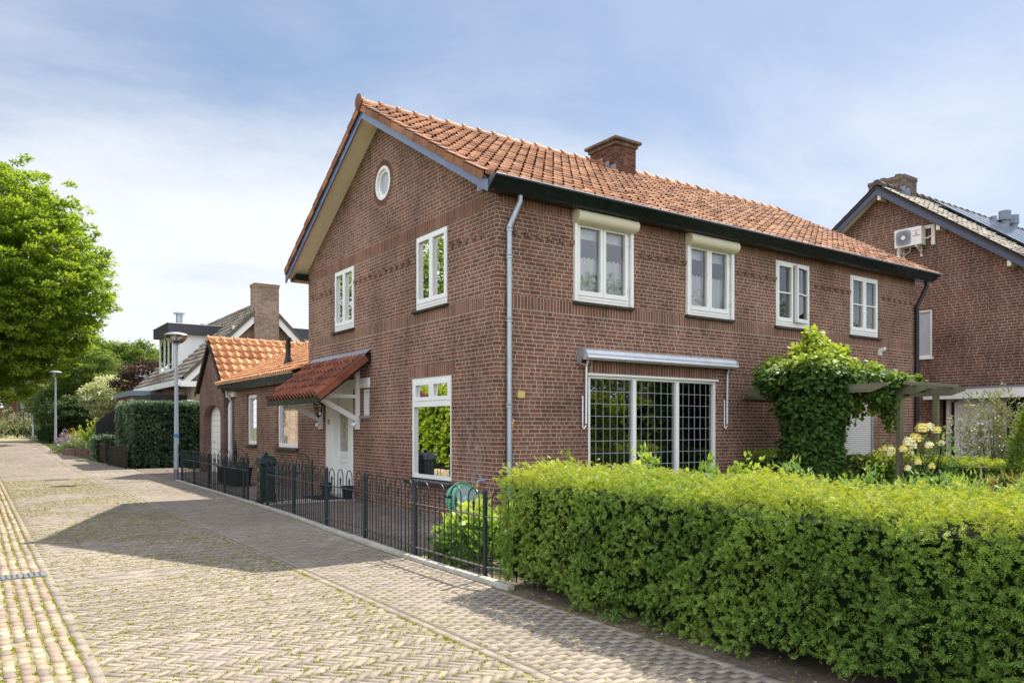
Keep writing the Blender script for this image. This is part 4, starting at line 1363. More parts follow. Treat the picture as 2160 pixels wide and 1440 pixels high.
for (x0, x1, xm) in ((1.30, 3.6, 0), (7.3, 5.2, 1)):
    d = MB()
    y0, y1 = (29.4, 32.5) if not xm else (28.0, 31.0)
    s = 1 if not xm else -1
    zb = 4.05
    d.box((x0, y0, zb - 0.25), (x1, y1, 5.95))
    dm = d.build('dormer', M['white'], troof)
    f_ = MB()
    f_.box((x0 - s * 0.30, y0 - 0.25, 5.952), (x1, y1 + 0.25, 6.40))
    f_.build('dormer_fascia', plain('dark_grey_fascia', (0.055, 0.055, 0.065), 0.4, 0.4), dm)
    MB().box((x0 - s * 0.33, y0 - 0.28, 6.402), (x1 + s * 0.1, y1 + 0.28, 6.43)).build('dormer_edge', M['alu'], dm)
    if not xm:
        g2 = MB()
        g2.box((x0 - 0.03, y0 + 0.1, 4.3), (x0 - 0.001, y1 - 0.1, 5.9))
        g2.build('dormer_window', M['glassdark'], dm)
        g3 = MB()
        for yy in (y0 + 0.02, y0 + 0.95, y0 + 1.9, y1 - 0.12):
            g3.box((x0 - 0.06, yy, 4.25), (x0 - 0.031, yy + 0.12, 5.94))
        g3.box((x0 - 0.062, y0, 4.18), (x0 - 0.03, y1, 4.28))
        g3.build('dormer_frame', M['white'], dm)
fp = MB()
fp.lathe([(0.16, 0), (0.16, 0.75), (0.27, 0.76), (0.27, 0.82), (0.05, 0.9)], (2.0, 31.6, 6.42), 12)
fp.build('flue', M['zinc'], troof)
MB().box((-0.25, 26.2, 2.62), (1.2, 30.4, 2.92)).build('terrace_roof', M['black'], th)
MB().tube([(0.7, 33.0, 3.35), (0.9, 33.0, 3.1), (1.15, 33.0, 2.6), (1.15, 33.0, 0)], 0.06, 8).build('downpipe', M['greyplate'], th)

# ================================================================ ground, road, kerb, paving
GZ = [(-60, 0.0), (19, 0.0), (24, 0.05), (32, 0.28), (40, 0.42), (60, 0.44), (75, 0.46), (90, 0.68), (110, 0.80), (3000, 0.9)]


def gz(y):
    return np.interp(y, [a for a, b in GZ], [b for a, b in GZ])


def sheet(name, xs, ys, dz, mat, xfun=None):
    xs, ys = np.array(xs, float), np.array(ys, float)
    X, Y = np.meshgrid(xs, ys)
    if xfun is not None:
        X = xfun(X, Y)
    Z = gz(Y) + dz
    V = np.stack([X, Y, Z], -1).reshape(-1, 3)
    n, m = len(xs), len(ys)
    i = np.arange((m - 1) * n).reshape(m - 1, n)[:, :-1].ravel()
    F = np.stack([i, i + 1, i + 1 + n, i + n], 1)
    o = big_mesh(name, V, F, mat)
    return tag(o, kind='structure')


yl = [-1500, -200, -60, -20, 0, 19, 21, 24, 28, 32, 36, 40, 50, 60, 75, 82, 90, 100, 110, 200, 1500]
sheet('ground', [-1500, -200, -50, -10, 0, 10, 50, 200, 1500], yl, -0.05, M['earth'])
KY = [-8.0, -3.3, -1.3, 0.65, 3.3, 8.0, 13.3]
KX = [-2.56, -2.46, -2.42, -2.31, -2.12, -1.98, -1.88]


def kerbx(y):
    y = np.asarray(y, float)
    a = np.interp(y, KY, KX)
    b = np.interp(y, [13.3, 20.5, 26, 31, 36, 45, 72, 95], [-1.88, -1.75, -2.3, -3.0, -3.2, -2.9, -2.3, -1.5])
    return np.where(y > 13.3, b, a)


sheet('road', [0, 1], [-40, -8, -3, 0, 4, 8, 13, 16, 19, 21, 24, 28, 32, 36, 40, 50, 60, 75, 82, 90, 96], -0.0045, M['moss_joint'],
      lambda X, Y: np.where(X < 0.5, -7.4, kerbx(Y) - 0.02))
sheet('garden_soil', [-2.3, 30], [-14, -8, -3, -0.02], -0.010, M['soil'], lambda X, Y: np.where(X < 0, kerbx(Y) - 0.06, X))
sheet('forecourt', [0, 1], [-1.4, 0, 4, 8, 13, 16, 19, 20.9], -0.018, M['moss_joint'], lambda X, Y: np.where(X < 0.5, kerbx(Y) + 0.02, np.where(Y > 14.9, -0.15, -0.005)))
sheet('verge', [0, 1], [-40, -8, 0, 13, 21, 24, 28, 32, 36, 40, 50, 60, 75, 90, 96], -0.03, M['earth'], lambda X, Y: np.where(X < 0.5, -12, -7.0))


def bricks(name, c, ln, wd, ang, mat, gap=0.006, hj=0.0009, dz=0.0, tb=3.5, tilt=0.004, sides=True):
    """c (n,2) centres; one small block each, slightly uneven"""
    n = len(c)
    ang = np.asarray(ang, float) + rng.normal(0, 0.012, n)
    ln = np.broadcast_to(ln, n) - gap - rng.uniform(0, 0.004, n)
    wd = np.broadcast_to(wd, n) - gap - rng.uniform(0, 0.004, n)
    ca, sa = np.cos(ang), np.sin(ang)
    c = c + rng.normal(0, 0.0015, (n, 2))
    z = gz(c[:, 1]) + rng.normal(0, hj, n) + dz
    tx, ty = rng.normal(0, tilt, n), rng.normal(0, tilt, n)
    V = []
    for zz, sh in ((0, 1.0), (-0.022, 1.02)):
        for su, sv in ((-1, -1), (1, -1), (1, 1), (-1, 1)):
            lu, lv = su * ln / 2 * sh, sv * wd / 2 * sh
            V.append(np.stack([c[:, 0] + lu * ca - lv * sa, c[:, 1] + lu * sa + lv * ca, z + zz + lu * tx + lv * ty], -1))
    V = np.stack(V, 1).reshape(-1, 3)
    b = np.arange(n)[:, None] * 8
    F = [b + np.array([[0, 1, 2, 3]])]
    for i in range(4):
        j = (i + 1) % 4
        F.append(b + np.array([[i, i + 4, j + 4, j]]))
    F = np.concatenate(F)
    t = rng.beta(tb, tb, n)
    o = big_mesh(name, V, F, mat, None, np.tile(t, 5))
    return tag(o, kind='structure')


# herringbone field, laid at 45 degrees to the street
Lb, Wb = 0.174, 0.058
cs_, an_ = [], []
nn = 3
ks, ms = np.meshgrid(np.arange(-1450, 1450), np.arange(-290, 290), indexing='ij')
hx, hy = ks + 2 * nn * ms + nn / 2, ks + 0.5
vx_, vy_ = ks + 0.5, ks - 2 * nn + 1 + 2 * nn * ms + nn / 2
cc_ = np.concatenate([np.stack([hx, hy], -1).reshape(-1, 2), np.stack([vx_, vy_], -1).reshape(-1, 2)]) * Wb
aa_ = np.concatenate([np.zeros(hx.size), np.full(vx_.size, math.pi / 2)])
q = R(-45)
cc_ = np.stack([cc_[:, 0] * math.cos(q) - cc_[:, 1] * math.sin(q) - 4.8, cc_[:, 0] * math.sin(q) + cc_[:, 1] * math.cos(q) + 12], -1)
k_ = (cc_[:, 0] > -5.86) & (cc_[:, 0] < -3.74) & (cc_[:, 1] > -7.5) & (cc_[:, 1] < 62)
bricks('road_paving', cc_[k_], Lb, Wb, aa_[k_] + q, M['paver'])
# running bond between the line of stretchers and the kerb, courses square to the street
c_, h_ = [], []
y = -7.5
row = 0
while y < 62:
    x = -3.66
    x1 = float(kerbx(y)) - 0.06 - (0.0 if y < 13.3 else 0.1)
    if row % 2:
        h_.append((x + 0.044, y))
        x += 0.088
    while x < x1 - 0.07:
        c_.append((x + 0.088, y))
        x += 0.176
    y += 0.058
    row += 1
bricks('road_paving', np.array(c_), 0.176, 0.058, np.zeros(len(c_)), M['paver'])
bricks('road_paving', np.array(h_), 0.088, 0.058, np.zeros(len(h_)), M['paver'])
# single lines of bricks along the street
c_ = [(xx, y) for xx in (-3.705, -5.90) for y in np.arange(-7.5, 62, 0.208)]
bricks('road_paving', np.array(c_), 0.206, 0.080, np.full(len(c_), math.pi / 2), M['paver'], dz=0.0008)
c_ = [(float(kerbx(y)) - 0.075, y) for y in np.arange(-7.5, 13.3, 0.21)]
bricks('road_paving', np.array(c_), 0.208, 0.09, np.full(len(c_), math.pi / 2), M['paver'], dz=0.002)
# setts of the gutter strip
c_ = []
for i in range(11):
    xx = -5.985 - i * 0.087
    y = -7.5 + random.uniform(0, 0.1)
    while y < 62:
        c_.append((xx + random.gauss(0, 0.003), y))
        y += 0.140 + random.uniform(-0.010, 0.014)
c_ = np.array(c_)
bricks('gutter_setts', c_, 0.080, 0.139, rng.normal(0, 0.03, len(c_)), M['cobble'], gap=0.012, hj=0.002, tilt=0.012, tb=1.2)
# driveway and forecourt paving
c_ = []
row = 0
for y in np.arange(-0.9, 20.8, 0.104):
    x = float(kerbx(y)) + (0.12 if y < 13.3 else -0.10) + (0.1 if row % 2 else 0)
    x1 = -0.02 if y < 14.9 else -0.16
    while x < x1 - 0.1:
        c_.append((x + 0.1, y))
        x += 0.207
    row += 1
bricks('forecourt_paving', np.array(c_), 0.207, 0.104, np.zeros(len(c_)), M['patio'], hj=0.002)
# pale slab path from the mailbox to the door
b = MB()
for k in range(5):
    b.obox((-1.84 + k * 0.36, 5.05, 0.006), (0.352, 0, 0), (0, 0.52, 0), (0, 0, 0.016))
    b.obox((-1.84 + k * 0.36, 5.58, 0.006), (0.352, 0, 0), (0, 0.52, 0), (0, 0, 0.016))
tag(b.build('path', M['slab']), kind='structure')
# concrete kerb
b = MB()
ys = np.concatenate([np.arange(-3.9, 13.2, 1.0), [13.2]])
for a, c in zip(ys[:-1], ys[1:]):
    x0, x1 = float(kerbx(a)), float(kerbx(c))
    o = Vector((x0 - 0.02, a + 0.004, -0.04))
    b.obox(o, (0.085, 0, 0), (x1 - x0, c - a - 0.010, 0), (0, 0, 0.085 + random.uniform(-0.004, 0.004)))
tag(b.build('kerb', M['concrete'], bevel=0.008), kind='structure')


# ---------------------------------------------------------------- leaf tools
def unit(a):
    return a / np.maximum(np.linalg.norm(a, axis=1, keepdims=True), 1e-9)


def leaf_geo(P, D, N, L, W):
    """one pointed four-corner leaf per row"""
    D = unit(D)
    S = unit(np.cross(D, N))
    L = np.asarray(L)[:, None] if np.ndim(L) else L
    W = np.asarray(W)[:, None] if np.ndim(W) else W
    V = np.stack([P, P + D * L * 0.48 + S * W / 2, P + D * L, P + D * L * 0.48 - S * W / 2], 1).reshape(-1, 3)
    F = np.arange(len(P) * 4).reshape(-1, 4)
    return V, F


def leaf_obj(name, P, D, N, L, W, t, mat, parent):
    V, F = leaf_geo(P, D, N, L, W)
    return big_mesh(name, V, F, mat, parent, np.clip(t, 0, 1))


def rnd_unit(n):
    return unit(rng.normal(size=(n, 3)))


def vnoise(P, s, seed=0):
    """cheap smooth value noise, 0..1"""
    q = np.asarray(P) * s
    r = np.zeros(len(q))
    g = np.random.default_rng(seed + 100)
    for k in range(5):
        a = g.normal(size=3)
        r += np.sin(q @ a * (1 + 0.4 * k) + g.uniform(0, 6.28)) / (1 + 0.25 * k)
    return 0.5 + 0.5 * np.tanh(r * 0.6)


def sprigs(C, out, n, L, W, spread, tint, jitter=0.012):
    """n leaves fanning outward from each centre"""
    m = len(C)
    P = np.repeat(C, n, 0) + rng.normal(0, jitter, (m * n, 3))
    D = np.repeat(out, n, 0) + rng.normal(0, spread, (m * n, 3))
    N = rnd_unit(m * n) + np.array([0, 0, 0.8])
    l = L * rng.uniform(0.6, 1.25, m * n)
    t = np.repeat(tint, n) + rng.normal(0, 0.09, m * n)
    return P, D, N, l, W * rng.uniform(0.75, 1.25, m * n), t


def sprays(C, out, nv, tint, Ls=0.06, k=8, L=0.024, W=0.0075):
    """flat feathery shoots: pairs of needles along a short drooping axis"""
    m = len(C)
    tg = rng.normal(0, 1, (m, 3))
    tg -= nv * (tg * nv).sum(1, keepdims=True)
    A = unit(nv * rng.uniform(0.25, 1.0, m)[:, None] + unit(tg) * 0.8 + np.array([0, 0, 0.25]))
    ref = unit(nv + rng.normal(0, 0.30, (m, 3)) + np.array([0, 0, 0.25]))
    S = unit(np.cross(A, ref))
    Nn = np.cross(S, A)
    ls = Ls * rng.uniform(0.6, 1.3, m)
    Ps, Ds, Ns, Ts = [], [], [], []
    for i in range(k):
        f = (i + 0.5) / k
        B = C + A * (ls * f)[:, None] - nv * (0.30 * ls * f ** 2)[:, None]
        for sd in (-1, 1):
            Ps.append(B)
            Ds.append(A * (0.45 + 0.5 * f) + S * sd * (1.0 - 0.55 * f) + rng.normal(0, 0.16, (m, 3)))
            Ns.append(Nn + rng.normal(0, 0.25, (m, 3)))
            Ts.append(tint + (f - 0.6) * 0.30 + rng.normal(0, 0.05, m))
    P, D, N, T = (np.concatenate(q) for q in (Ps, Ds, Ns, Ts))
    n = len(P)
    return P, D, N, L * rng.uniform(0.7, 1.2, n), np.full(n, W), T


def hedge(label, name, x0, x1, y0, y1, z0, z1, mat, dens, L, W, per=7, rough=0.05, top_t=0.75, side_t=0.4, group=None, tufts=0.0, lean=0.0, faces='WSENT', taper=0.0, spray=0):
    base = (0.5 * (x0 + x1), 0.5 * (y0 + y1), z0)
    o = thing(name, label, 'hedge', base, group)
    cs, outs, tt, nvs = [], [], [], []
    specs = {'W': (np.array([-1, 0, 0]), (y1 - y0) * (z1 - z0)), 'E': (np.array([1, 0, 0]), (y1 - y0) * (z1 - z0)),
             'S': (np.array([0, -1, 0]), (x1 - x0) * (z1 - z0)), 'N': (np.array([0, 1, 0]), (x1 - x0) * (z1 - z0)), 'T': (np.array([0, 0, 1]), (x1 - x0) * (y1 - y0))}
    for f in faces:
        nv, A = specs[f]
        n = int(A * dens)
        u = rng.uniform(0, 1, (n, 3))
        P = np.stack([x0 + u[:, 0] * (x1 - x0), y0 + u[:, 1] * (y1 - y0), z0 + u[:, 2] * (z1 - z0)], -1)
        if f == 'W':
            P[:, 0] = x0
        if f == 'E':
            P[:, 0] = x1
        if f == 'S':
            P[:, 1] = y0
        if f == 'N':
            P[:, 1] = y1
        if f == 'T':
            P[:, 2] = z1
        h = (P[:, 2] - z0) / (z1 - z0)
        bump = (vnoise(P, 2.3, 3) - 0.5) * rough * 1.6 + (vnoise(P, 11.0, 5) - 0.6) * rough * 1.5 + (vnoise(P, 24.0, 6) - 0.6) * rough * 1.7
        P = P + nv * (bump + rng.normal(0, rough * 0.3, n))[:, None]
        if f == 'T':
            P[:, 2] += np.abs(rng.normal(0, rough * 0.5, n))
        # round the edges a little
        ez = np.clip((P[:, 2] - (z1 - 0.10)) / 0.10, 0, 1)
        if f in 'WE':
            P[:, 0] -= nv[0] * (0.02 * ez ** 2)
            P[:, 0] -= nv[0] * taper * (1 - h) * (h < 0.18) * 0.5
        if f in 'SN':
            P[:, 1] -= nv[1] * 0.02 * ez ** 2
        P[:, 2] = np.maximum(P[:, 2], z0 + 0.015)
        # bald patches that show the twigs inside
        if f != 'T':
            keep = vnoise(P, 3.6, 11) + rng.uniform(-0.25, 0.25, n) > 0.02
            keep &= ~((h < 0.10) & (vnoise(P, 2.6, 17) < 0.55))
            P, h = P[keep], h[keep]
        ov = nv * 1.0 + np.array([0, 0, 0.35 if f != 'T' else 0.15])
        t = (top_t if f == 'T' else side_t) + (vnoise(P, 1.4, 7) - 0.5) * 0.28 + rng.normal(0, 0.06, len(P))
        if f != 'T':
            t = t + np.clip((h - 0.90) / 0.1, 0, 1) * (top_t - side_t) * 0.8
        cs.append(P)
        outs.append(np.tile(ov, (len(P), 1)) + rng.normal(0, 0.25, (len(P), 3)))
        tt.append(t)
        nvs.append(np.tile(nv.astype(float), (len(P), 1)))
    C, O, T = np.concatenate(cs), np.concatenate(outs), np.concatenate(tt)
    if spray:
        Pl, D, N, l, ww, t = sprays(C, O, np.concatenate(nvs), T, spray, per, L, W)
    else:
        Pl, D, N, l, ww, t = sprigs(C, O, per, L, W, 0.55, T)
    if tufts:
        n = int((x1 - x0) * (y1 - y0) * tufts)
        u = rng.uniform(0, 1, (n, 2))
        B = np.stack([x0 + u[:, 0] * (x1 - x0), y0 + u[:, 1] * (y1 - y0), np.full(n, z1)], -1)
        for s in range(9):
            f = s / 9
            ln_ = rng.uniform(0.5, 1.0, n)[:, None]
            Q = B + np.array([0, 0, 0.13]) * f * ln_ + rng.normal(0, 0.012, (n, 3))
            for sd in (-1, 1):
                Pl = np.concatenate([Pl, Q])
                D = np.concatenate([D, rng.normal(0, 0.5, (n, 3)) + np.array([sd * 0.7, 0, 0.8])])
                N = np.concatenate([N, rnd_unit(n)])
                l = np.concatenate([l, np.full(n, L)])
                ww = np.concatenate([ww, np.full(n, W)])
                t = np.concatenate([t, np.full(n, top_t) + rng.normal(0, 0.1, n)])
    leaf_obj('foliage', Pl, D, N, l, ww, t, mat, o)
    ins = 0.06 + rough * 0.8
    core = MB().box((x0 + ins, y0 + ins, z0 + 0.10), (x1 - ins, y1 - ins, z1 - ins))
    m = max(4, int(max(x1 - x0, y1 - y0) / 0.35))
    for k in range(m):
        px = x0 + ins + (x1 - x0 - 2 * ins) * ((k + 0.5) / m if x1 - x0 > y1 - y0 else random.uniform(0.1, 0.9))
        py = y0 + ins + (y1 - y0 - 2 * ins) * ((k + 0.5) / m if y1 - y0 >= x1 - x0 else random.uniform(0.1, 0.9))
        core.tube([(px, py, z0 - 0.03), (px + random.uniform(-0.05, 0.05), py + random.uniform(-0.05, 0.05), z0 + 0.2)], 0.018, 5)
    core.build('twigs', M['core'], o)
    return o


def shrub(label, name, cat, base, rad, hgt, mat, n, L, W, group=None, per=6, tint=0.5, shape='dome', droop=0.0, stems=5, spread=0.7, topbias=0.3, rough=0.2, twig='twig', hollow=0.35, up=0.25):
    """leafy mound: leaf clusters through the volume of a lumpy dome, with stems"""
    o = thing(name, label, cat, base, group)
    rx, ry = rad if isinstance(rad, tuple) else (rad, rad)
    d = rnd_unit(n)
    if shape == 'dome':
        d[:, 2] = np.abs(d[:, 2])
    rr = rng.uniform(hollow, 1.0, n) ** 0.6
    lump = 1 + (vnoise(d, 2.6, int(abs(base[0] * 7 + base[1] * 3)) % 50) - 0.5) * rough * 2.2 + rng.normal(0, rough * 0.18, n)
    if shape == 'dome':
        P = np.stack([d[:, 0] * rx, d[:, 1] * ry, d[:, 2] * hgt], -1)
        P *= (rr * lump)[:, None]
        P[:, 2] = np.maximum(P[:, 2], 0.04)
        hz = P[:, 2] / hgt
    elif shape == 'cone':
        z = rng.uniform(0, 1, n) ** 1.3
        a = rng.uniform(0, 2 * np.pi, n)
        r = (1 - z ** 1.6) ** 0.75 * rr * lump
        P = np.stack([np.cos(a) * r * rx, np.sin(a) * r * ry, z * hgt], -1)
        d = np.stack([np.cos(a), np.sin(a), 0.4 + 0 * a], -1)
        hz = z
    else:                               # airy ball on a stem
        P = np.stack([d[:, 0] * rx, d[:, 1] * ry, d[:, 2] * hgt / 2 * 0.8 + hgt * 0.55], -1) * np.array([1, 1, 1])
        P[:, :2] *= (rr * lump)[:, None]
        P[:, 2] = hgt * 0.58 + (P[:, 2] - hgt * 0.58) * rr * lump
        hz = P[:, 2] / hgt
    C = P + np.array(base)
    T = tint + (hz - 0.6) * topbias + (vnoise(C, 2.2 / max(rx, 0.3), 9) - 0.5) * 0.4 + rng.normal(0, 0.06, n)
    Pl, D, N, l, ww, t = sprigs(C, d + np.array([0, 0, up - droop]), per, L, W, spread, T, 0.3 * L)
    leaf_obj('foliage', Pl, D, N, l, ww, t, mat, o)
    st = MB()
    for k in range(stems):
        a = 2 * math.pi * k / stems + random.uniform(-0.4, 0.4)
        f = random.uniform(0.35, 0.75)
        tip = Vector((math.cos(a) * rx * f, math.sin(a) * ry * f, hgt * random.uniform(0.6, 0.85)))
        b0 = Vector(base)
        st.tube([b0 + Vector((0, 0, -0.03)), b0 + Vector((tip.x * 0.3, tip.y * 0.3, tip.z * 0.45)), b0 + tip], [0.012 + 0.012 * rx, 0.008 + 0.008 * rx, 0.004], 5)
    st.build('stem', M[twig], o)
    return o


def tree(label, name, base, height, crown_z, rx, rz, mat, clusters, per, L, W, trunk=0.25, group=None, bark='bark', tint=0.5, flat=0.5, low=0.55, sized=0.8, seed=1, nlimb=9, sun_t=0.0, egg=1.0):
    g = np.random.default_rng(seed)
    o = thing(name, label, 'tree', base, group)
    b = np.array(base, float)
    # cluster centres: mostly near the crown surface
    d = unit(g.normal(size=(clusters, 3)))
    rr = 1 - g.beta(1.1, 3.0, clusters) * 0.75
    lum = 0.92 + 0.15 * vnoise(d, 3.2, seed) + g.normal(0, 0.03, clusters)
    zf = d[:, 2]
    hor = np.where(zf > 0, 1.0, 1.0 - (1 - low) * (-zf))
    C = np.stack([d[:, 0] * rx * hor, d[:, 1] * rx * hor, np.where(zf > 0, zf * rz, zf * rz * egg)], -1) * (rr * lum)[:, None] + b + np.array([0, 0, crown_z])
    R_ = sized * g.uniform(0.7, 1.3, clusters)
    n = per
    off = g.normal(size=(clusters * n, 3))
    off /= np.maximum(np.linalg.norm(off, axis=1, keepdims=True), 1e-6)
    off *= (g.uniform(0.1, 1, clusters * n) ** 0.5)[:, None]
    out = d * np.array([1, 1, 0.35])
    off[:, 2] *= flat
    P = np.repeat(C, n, 0) + off * np.repeat(R_, n)[:, None]
    P[:, 2] -= 0.18 * np.repeat(R_, n) * (np.linalg.norm(off[:, :2], axis=1)) ** 2
    D = off * np.array([1, 1, 0.4]) + np.repeat(out, n, 0) * 0.5 + g.normal(0, 0.45, (clusters * n, 3)) + np.array([0, 0, -0.15])
    N = g.normal(0, 0.45, (clusters * n, 3)) + np.array([0, 0, 1.0])
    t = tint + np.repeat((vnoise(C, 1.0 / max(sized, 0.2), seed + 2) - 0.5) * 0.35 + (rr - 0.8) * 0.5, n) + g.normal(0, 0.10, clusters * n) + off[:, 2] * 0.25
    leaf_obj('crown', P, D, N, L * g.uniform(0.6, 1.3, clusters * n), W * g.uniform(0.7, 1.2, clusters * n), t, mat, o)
    st = MB()
    top = b + np.array([0, 0, crown_z + rz * 0.55])
    pts, rs = [], []
    for k in range(9):
        f = k / 8
        pts.append(b * (1 - f) + top * f + np.array([math.sin(f * 4 + seed) * 0.12, math.cos(f * 3 + seed) * 0.12, -0.1 * (k == 0)]))
        rs.append(trunk * (1.35 - 0.35 * min(f * 6, 1)) * (1 - 0.85 * f) + 0.02)
    st.tube(pts, rs, 10)
    idx = g.choice(clusters, min(nlimb * 3, clusters), replace=False)
    for k, i in enumerate(idx):
        c = C[i]
        f = np.clip((c[2] - b[2]) / (top[2] - b[2]) - 0.28, 0.12, 0.85)
        s = b * (1 - f) + top * f
        mid = (s + c) / 2 + np.array([0, 0, 0.10 * rx])
        r0 = trunk * (0.42 if k < nlimb else 0.2) * (1 - 0.6 * f)
        st.tube([s, (s + mid) / 2 + g.normal(0, 0.03 * rx, 3), mid, (mid + c) / 2, c], [r0, r0 * 0.8, r0 * 0.6, r0 * 0.38, r0 * 0.15], 6)
    st.build('trunk', M[bark], o)
    return o


# ================================================================ hedges
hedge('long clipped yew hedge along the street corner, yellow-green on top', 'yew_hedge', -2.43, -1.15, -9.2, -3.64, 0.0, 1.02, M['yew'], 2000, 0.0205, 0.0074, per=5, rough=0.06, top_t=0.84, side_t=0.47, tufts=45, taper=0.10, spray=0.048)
hedge('tall dark ivy hedge behind the nearest street lamp', 'ivy_hedge', -1.72, 1.4, 21.0, 25.0, 0.02, 2.36, M['box'], 420, 0.085, 0.06, per=6, rough=0.05, top_t=0.72, side_t=0.55, faces='WST')
hedge('low clipped hedge under the ivy pergola, running beside the front wall', 'low_hedge', 5.50, 7.80, -1.0, -0.25, 0.0, 1.0, M['yew'], 700, 0.036, 0.014, per=5, spray=0.07, rough=0.05, top_t=0.72, side_t=0.33, tufts=10, faces='WST')
hedge('clipped garden hedge behind the rose bush and in front of the white door', 'garden_hedge', 7.85, 8.75, -8.0, -0.9, 0.0, 0.86, M['yew'], 620, 0.038, 0.015, per=5, spray=0.075, rough=0.05, top_t=0.88, side_t=0.40, tufts=14, faces='WSNT')
hedge('long low clipped hedge closing the far end of the street', 'clipped_hedge', -16, 0.0, 85.0, 86.2, float(gz(85)), float(gz(85)) + 0.95, M['tree'], 130, 0.16, 0.11, per=5, rough=0.06, top_t=0.85, side_t=0.45, faces='ST')
hedge('dark shaded hedge at the street bend behind the third lamp', 'clipped_hedge', -1.95, -0.6, 52.0, 66.0, float(gz(58)), float(gz(58)) + 1.1, M['dgreen'], 110, 0.15, 0.10, per=5, rough=0.08, top_t=0.75, side_t=0.35, faces='WST')
hedge('small square ivy hedge end beside the dark wooden fence', 'ivy_hedge', -2.35, -0.9, 26.3, 27.4, float(gz(27)) - 0.02, float(gz(27)) + 0.92, M['box'], 420, 0.08, 0.055, per=6, rough=0.04, top_t=0.8, side_t=0.62, faces='WST')
hedge('bright flat-topped hedge in the far front garden', 'garden_hedge', -0.6, 4.5, 37.0, 38.2, float(gz(37)), float(gz(37)) + 1.05, M['thuja'], 170, 0.12, 0.06, per=6, rough=0.05, top_t=0.9, side_t=0.35, faces='WST')
hedge('tall sunlit hedge on the other side of the street', 'street_hedge', -8.6, -7.15, 3.0, 24.0, 0.0, 2.8, M['lime'], 110, 0.13, 0.09, per=6, rough=0.12, top_t=0.8, side_t=0.55, faces='ENST')

hedge('tall hedge across the front path from the living-room window', 'street_hedge', 7.0, 24.0, -11.0, -9.6, 0.0, 2.3, M['lime'], 90, 0.13, 0.09, per=6, rough=0.12, top_t=0.75, side_t=0.5, faces='NWT')
# ================================================================ trees
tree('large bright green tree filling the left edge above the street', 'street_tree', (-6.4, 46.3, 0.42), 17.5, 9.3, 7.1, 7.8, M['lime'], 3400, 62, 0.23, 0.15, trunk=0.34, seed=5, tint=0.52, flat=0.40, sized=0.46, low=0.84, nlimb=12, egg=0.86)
tree('grey-trunked tree behind the far hedge, partly under the large crown', 'street_tree', (-3.5, 93.1, 0.7), 15, 11.5, 6.5, 5.6, M['tree'], 500, 60, 0.36, 0.24, trunk=0.30, seed=6, tint=0.45)
tree('second slim trunk close beside the grey-trunked tree', 'street_tree', (-2.3, 95.6, 0.7), 14, 11.5, 4.6, 5.0, M['tree'], 260, 60, 0.36, 0.24, trunk=0.22, seed=7, tint=0.4)
for i, (x, y, cz, rx, rz, t, lab) in enumerate(((6.0, 98, 7.6, 4.6, 4.6, 0.55, 'round green tree on the skyline beside the large crown'),
                                                (10.5, 96, 7.2, 4.4, 4.3, 0.45, 'middle tree of the skyline row left of the dormer'),
                                                (15.0, 100, 7.0, 4.6, 4.2, 0.60, 'yellow-green tree on the skyline just left of the dormer'),
                                                (20.0, 104, 6.6, 5.2, 4.4, 0.5, 'tree mostly hidden behind the dormer'))):
    tree(lab, 'broadleaf_tree', (x, y, 0.7), 12, cz, rx, rz, M['tree'] if i != 2 else M['lime'], 420, 60, 0.34, 0.23, trunk=0.25, seed=20 + i, tint=t, group='trees on the skyline', sized=0.9)
tree('dark copper-leaved tree beside the buff house roof', 'copper_tree', (2.3, 41.5, 0.42), 5.6, 3.7, 1.9, 1.5, M['purple'], 240, 60, 0.13, 0.09, trunk=0.08, seed=31, sized=0.38)
tree('white-flowering dogwood tree in the far garden', 'flowering_tree', (0.9, 46.0, 0.43), 4.7, 2.9, 1.9, 1.55, M['bloom'], 330, 60, 0.13, 0.09, trunk=0.07, bark='palebark', seed=33, tint=0.72, flat=0.35, sized=0.42)
tree('feathery mid-green tree above the white dogwood', 'garden_tree', (0.6, 58.0, 0.44), 8, 4.6, 2.6, 3.2, M['tree'], 420, 60, 0.17, 0.11, trunk=0.14, seed=35, tint=0.55, flat=0.4, sized=0.5)
tree('bushy green tree left of the second lamp', 'garden_tree', (-1.2, 60.5, 0.44), 5.2, 2.6, 2.0, 2.0, M['bloom'], 300, 60, 0.15, 0.10, trunk=0.10, seed=36, tint=0.42, flat=0.4, sized=0.45)
tree('dark green bushy tree under the white dogwood', 'garden_tree', (-0.1, 53.0, 0.44), 4.0, 1.9, 1.9, 1.5, M['dgreen'], 260, 60, 0.16, 0.11, trunk=0.08, seed=37, tint=0.5, flat=0.4, sized=0.45)
tree('broad dark tree filling the gap behind the far gardens', 'garden_tree', (3.4, 70.0, 0.44), 8.5, 4.2, 3.2, 3.2, M['dgreen'], 300, 60, 0.24, 0.16, trunk=0.14, seed=38, tint=0.6, flat=0.45, sized=0.7)
for i, (x, y, h, r, lab) in enumerate(((10.0, -14.0, 5.5, 2.6, 'bushy small tree in the garden across the front path'), (16.5, -14.5, 5.0, 2.6, 'round tree in the garden beyond the front path'),
                                       (19.5, -21.0, 9.5, 3.8, 'tall tree across the street from the first upper window'), (29.0, -22.0, 9.0, 4.0, 'tall tree across the street from the second upper window'),
                                       (42.0, -24.0, 11.5, 5.0, 'tall tree across the street from the far upper windows'))):
    tree(lab, 'garden_tree', (x, y, 0.0), h + 1, h * 0.5, r, h * 0.52, M['tree'], 240, 60, 0.22 if i > 1 else 0.13, 0.15 if i > 1 else 0.09, trunk=0.15, seed=50 + i, tint=0.45, sized=0.8 if i > 1 else 0.45)
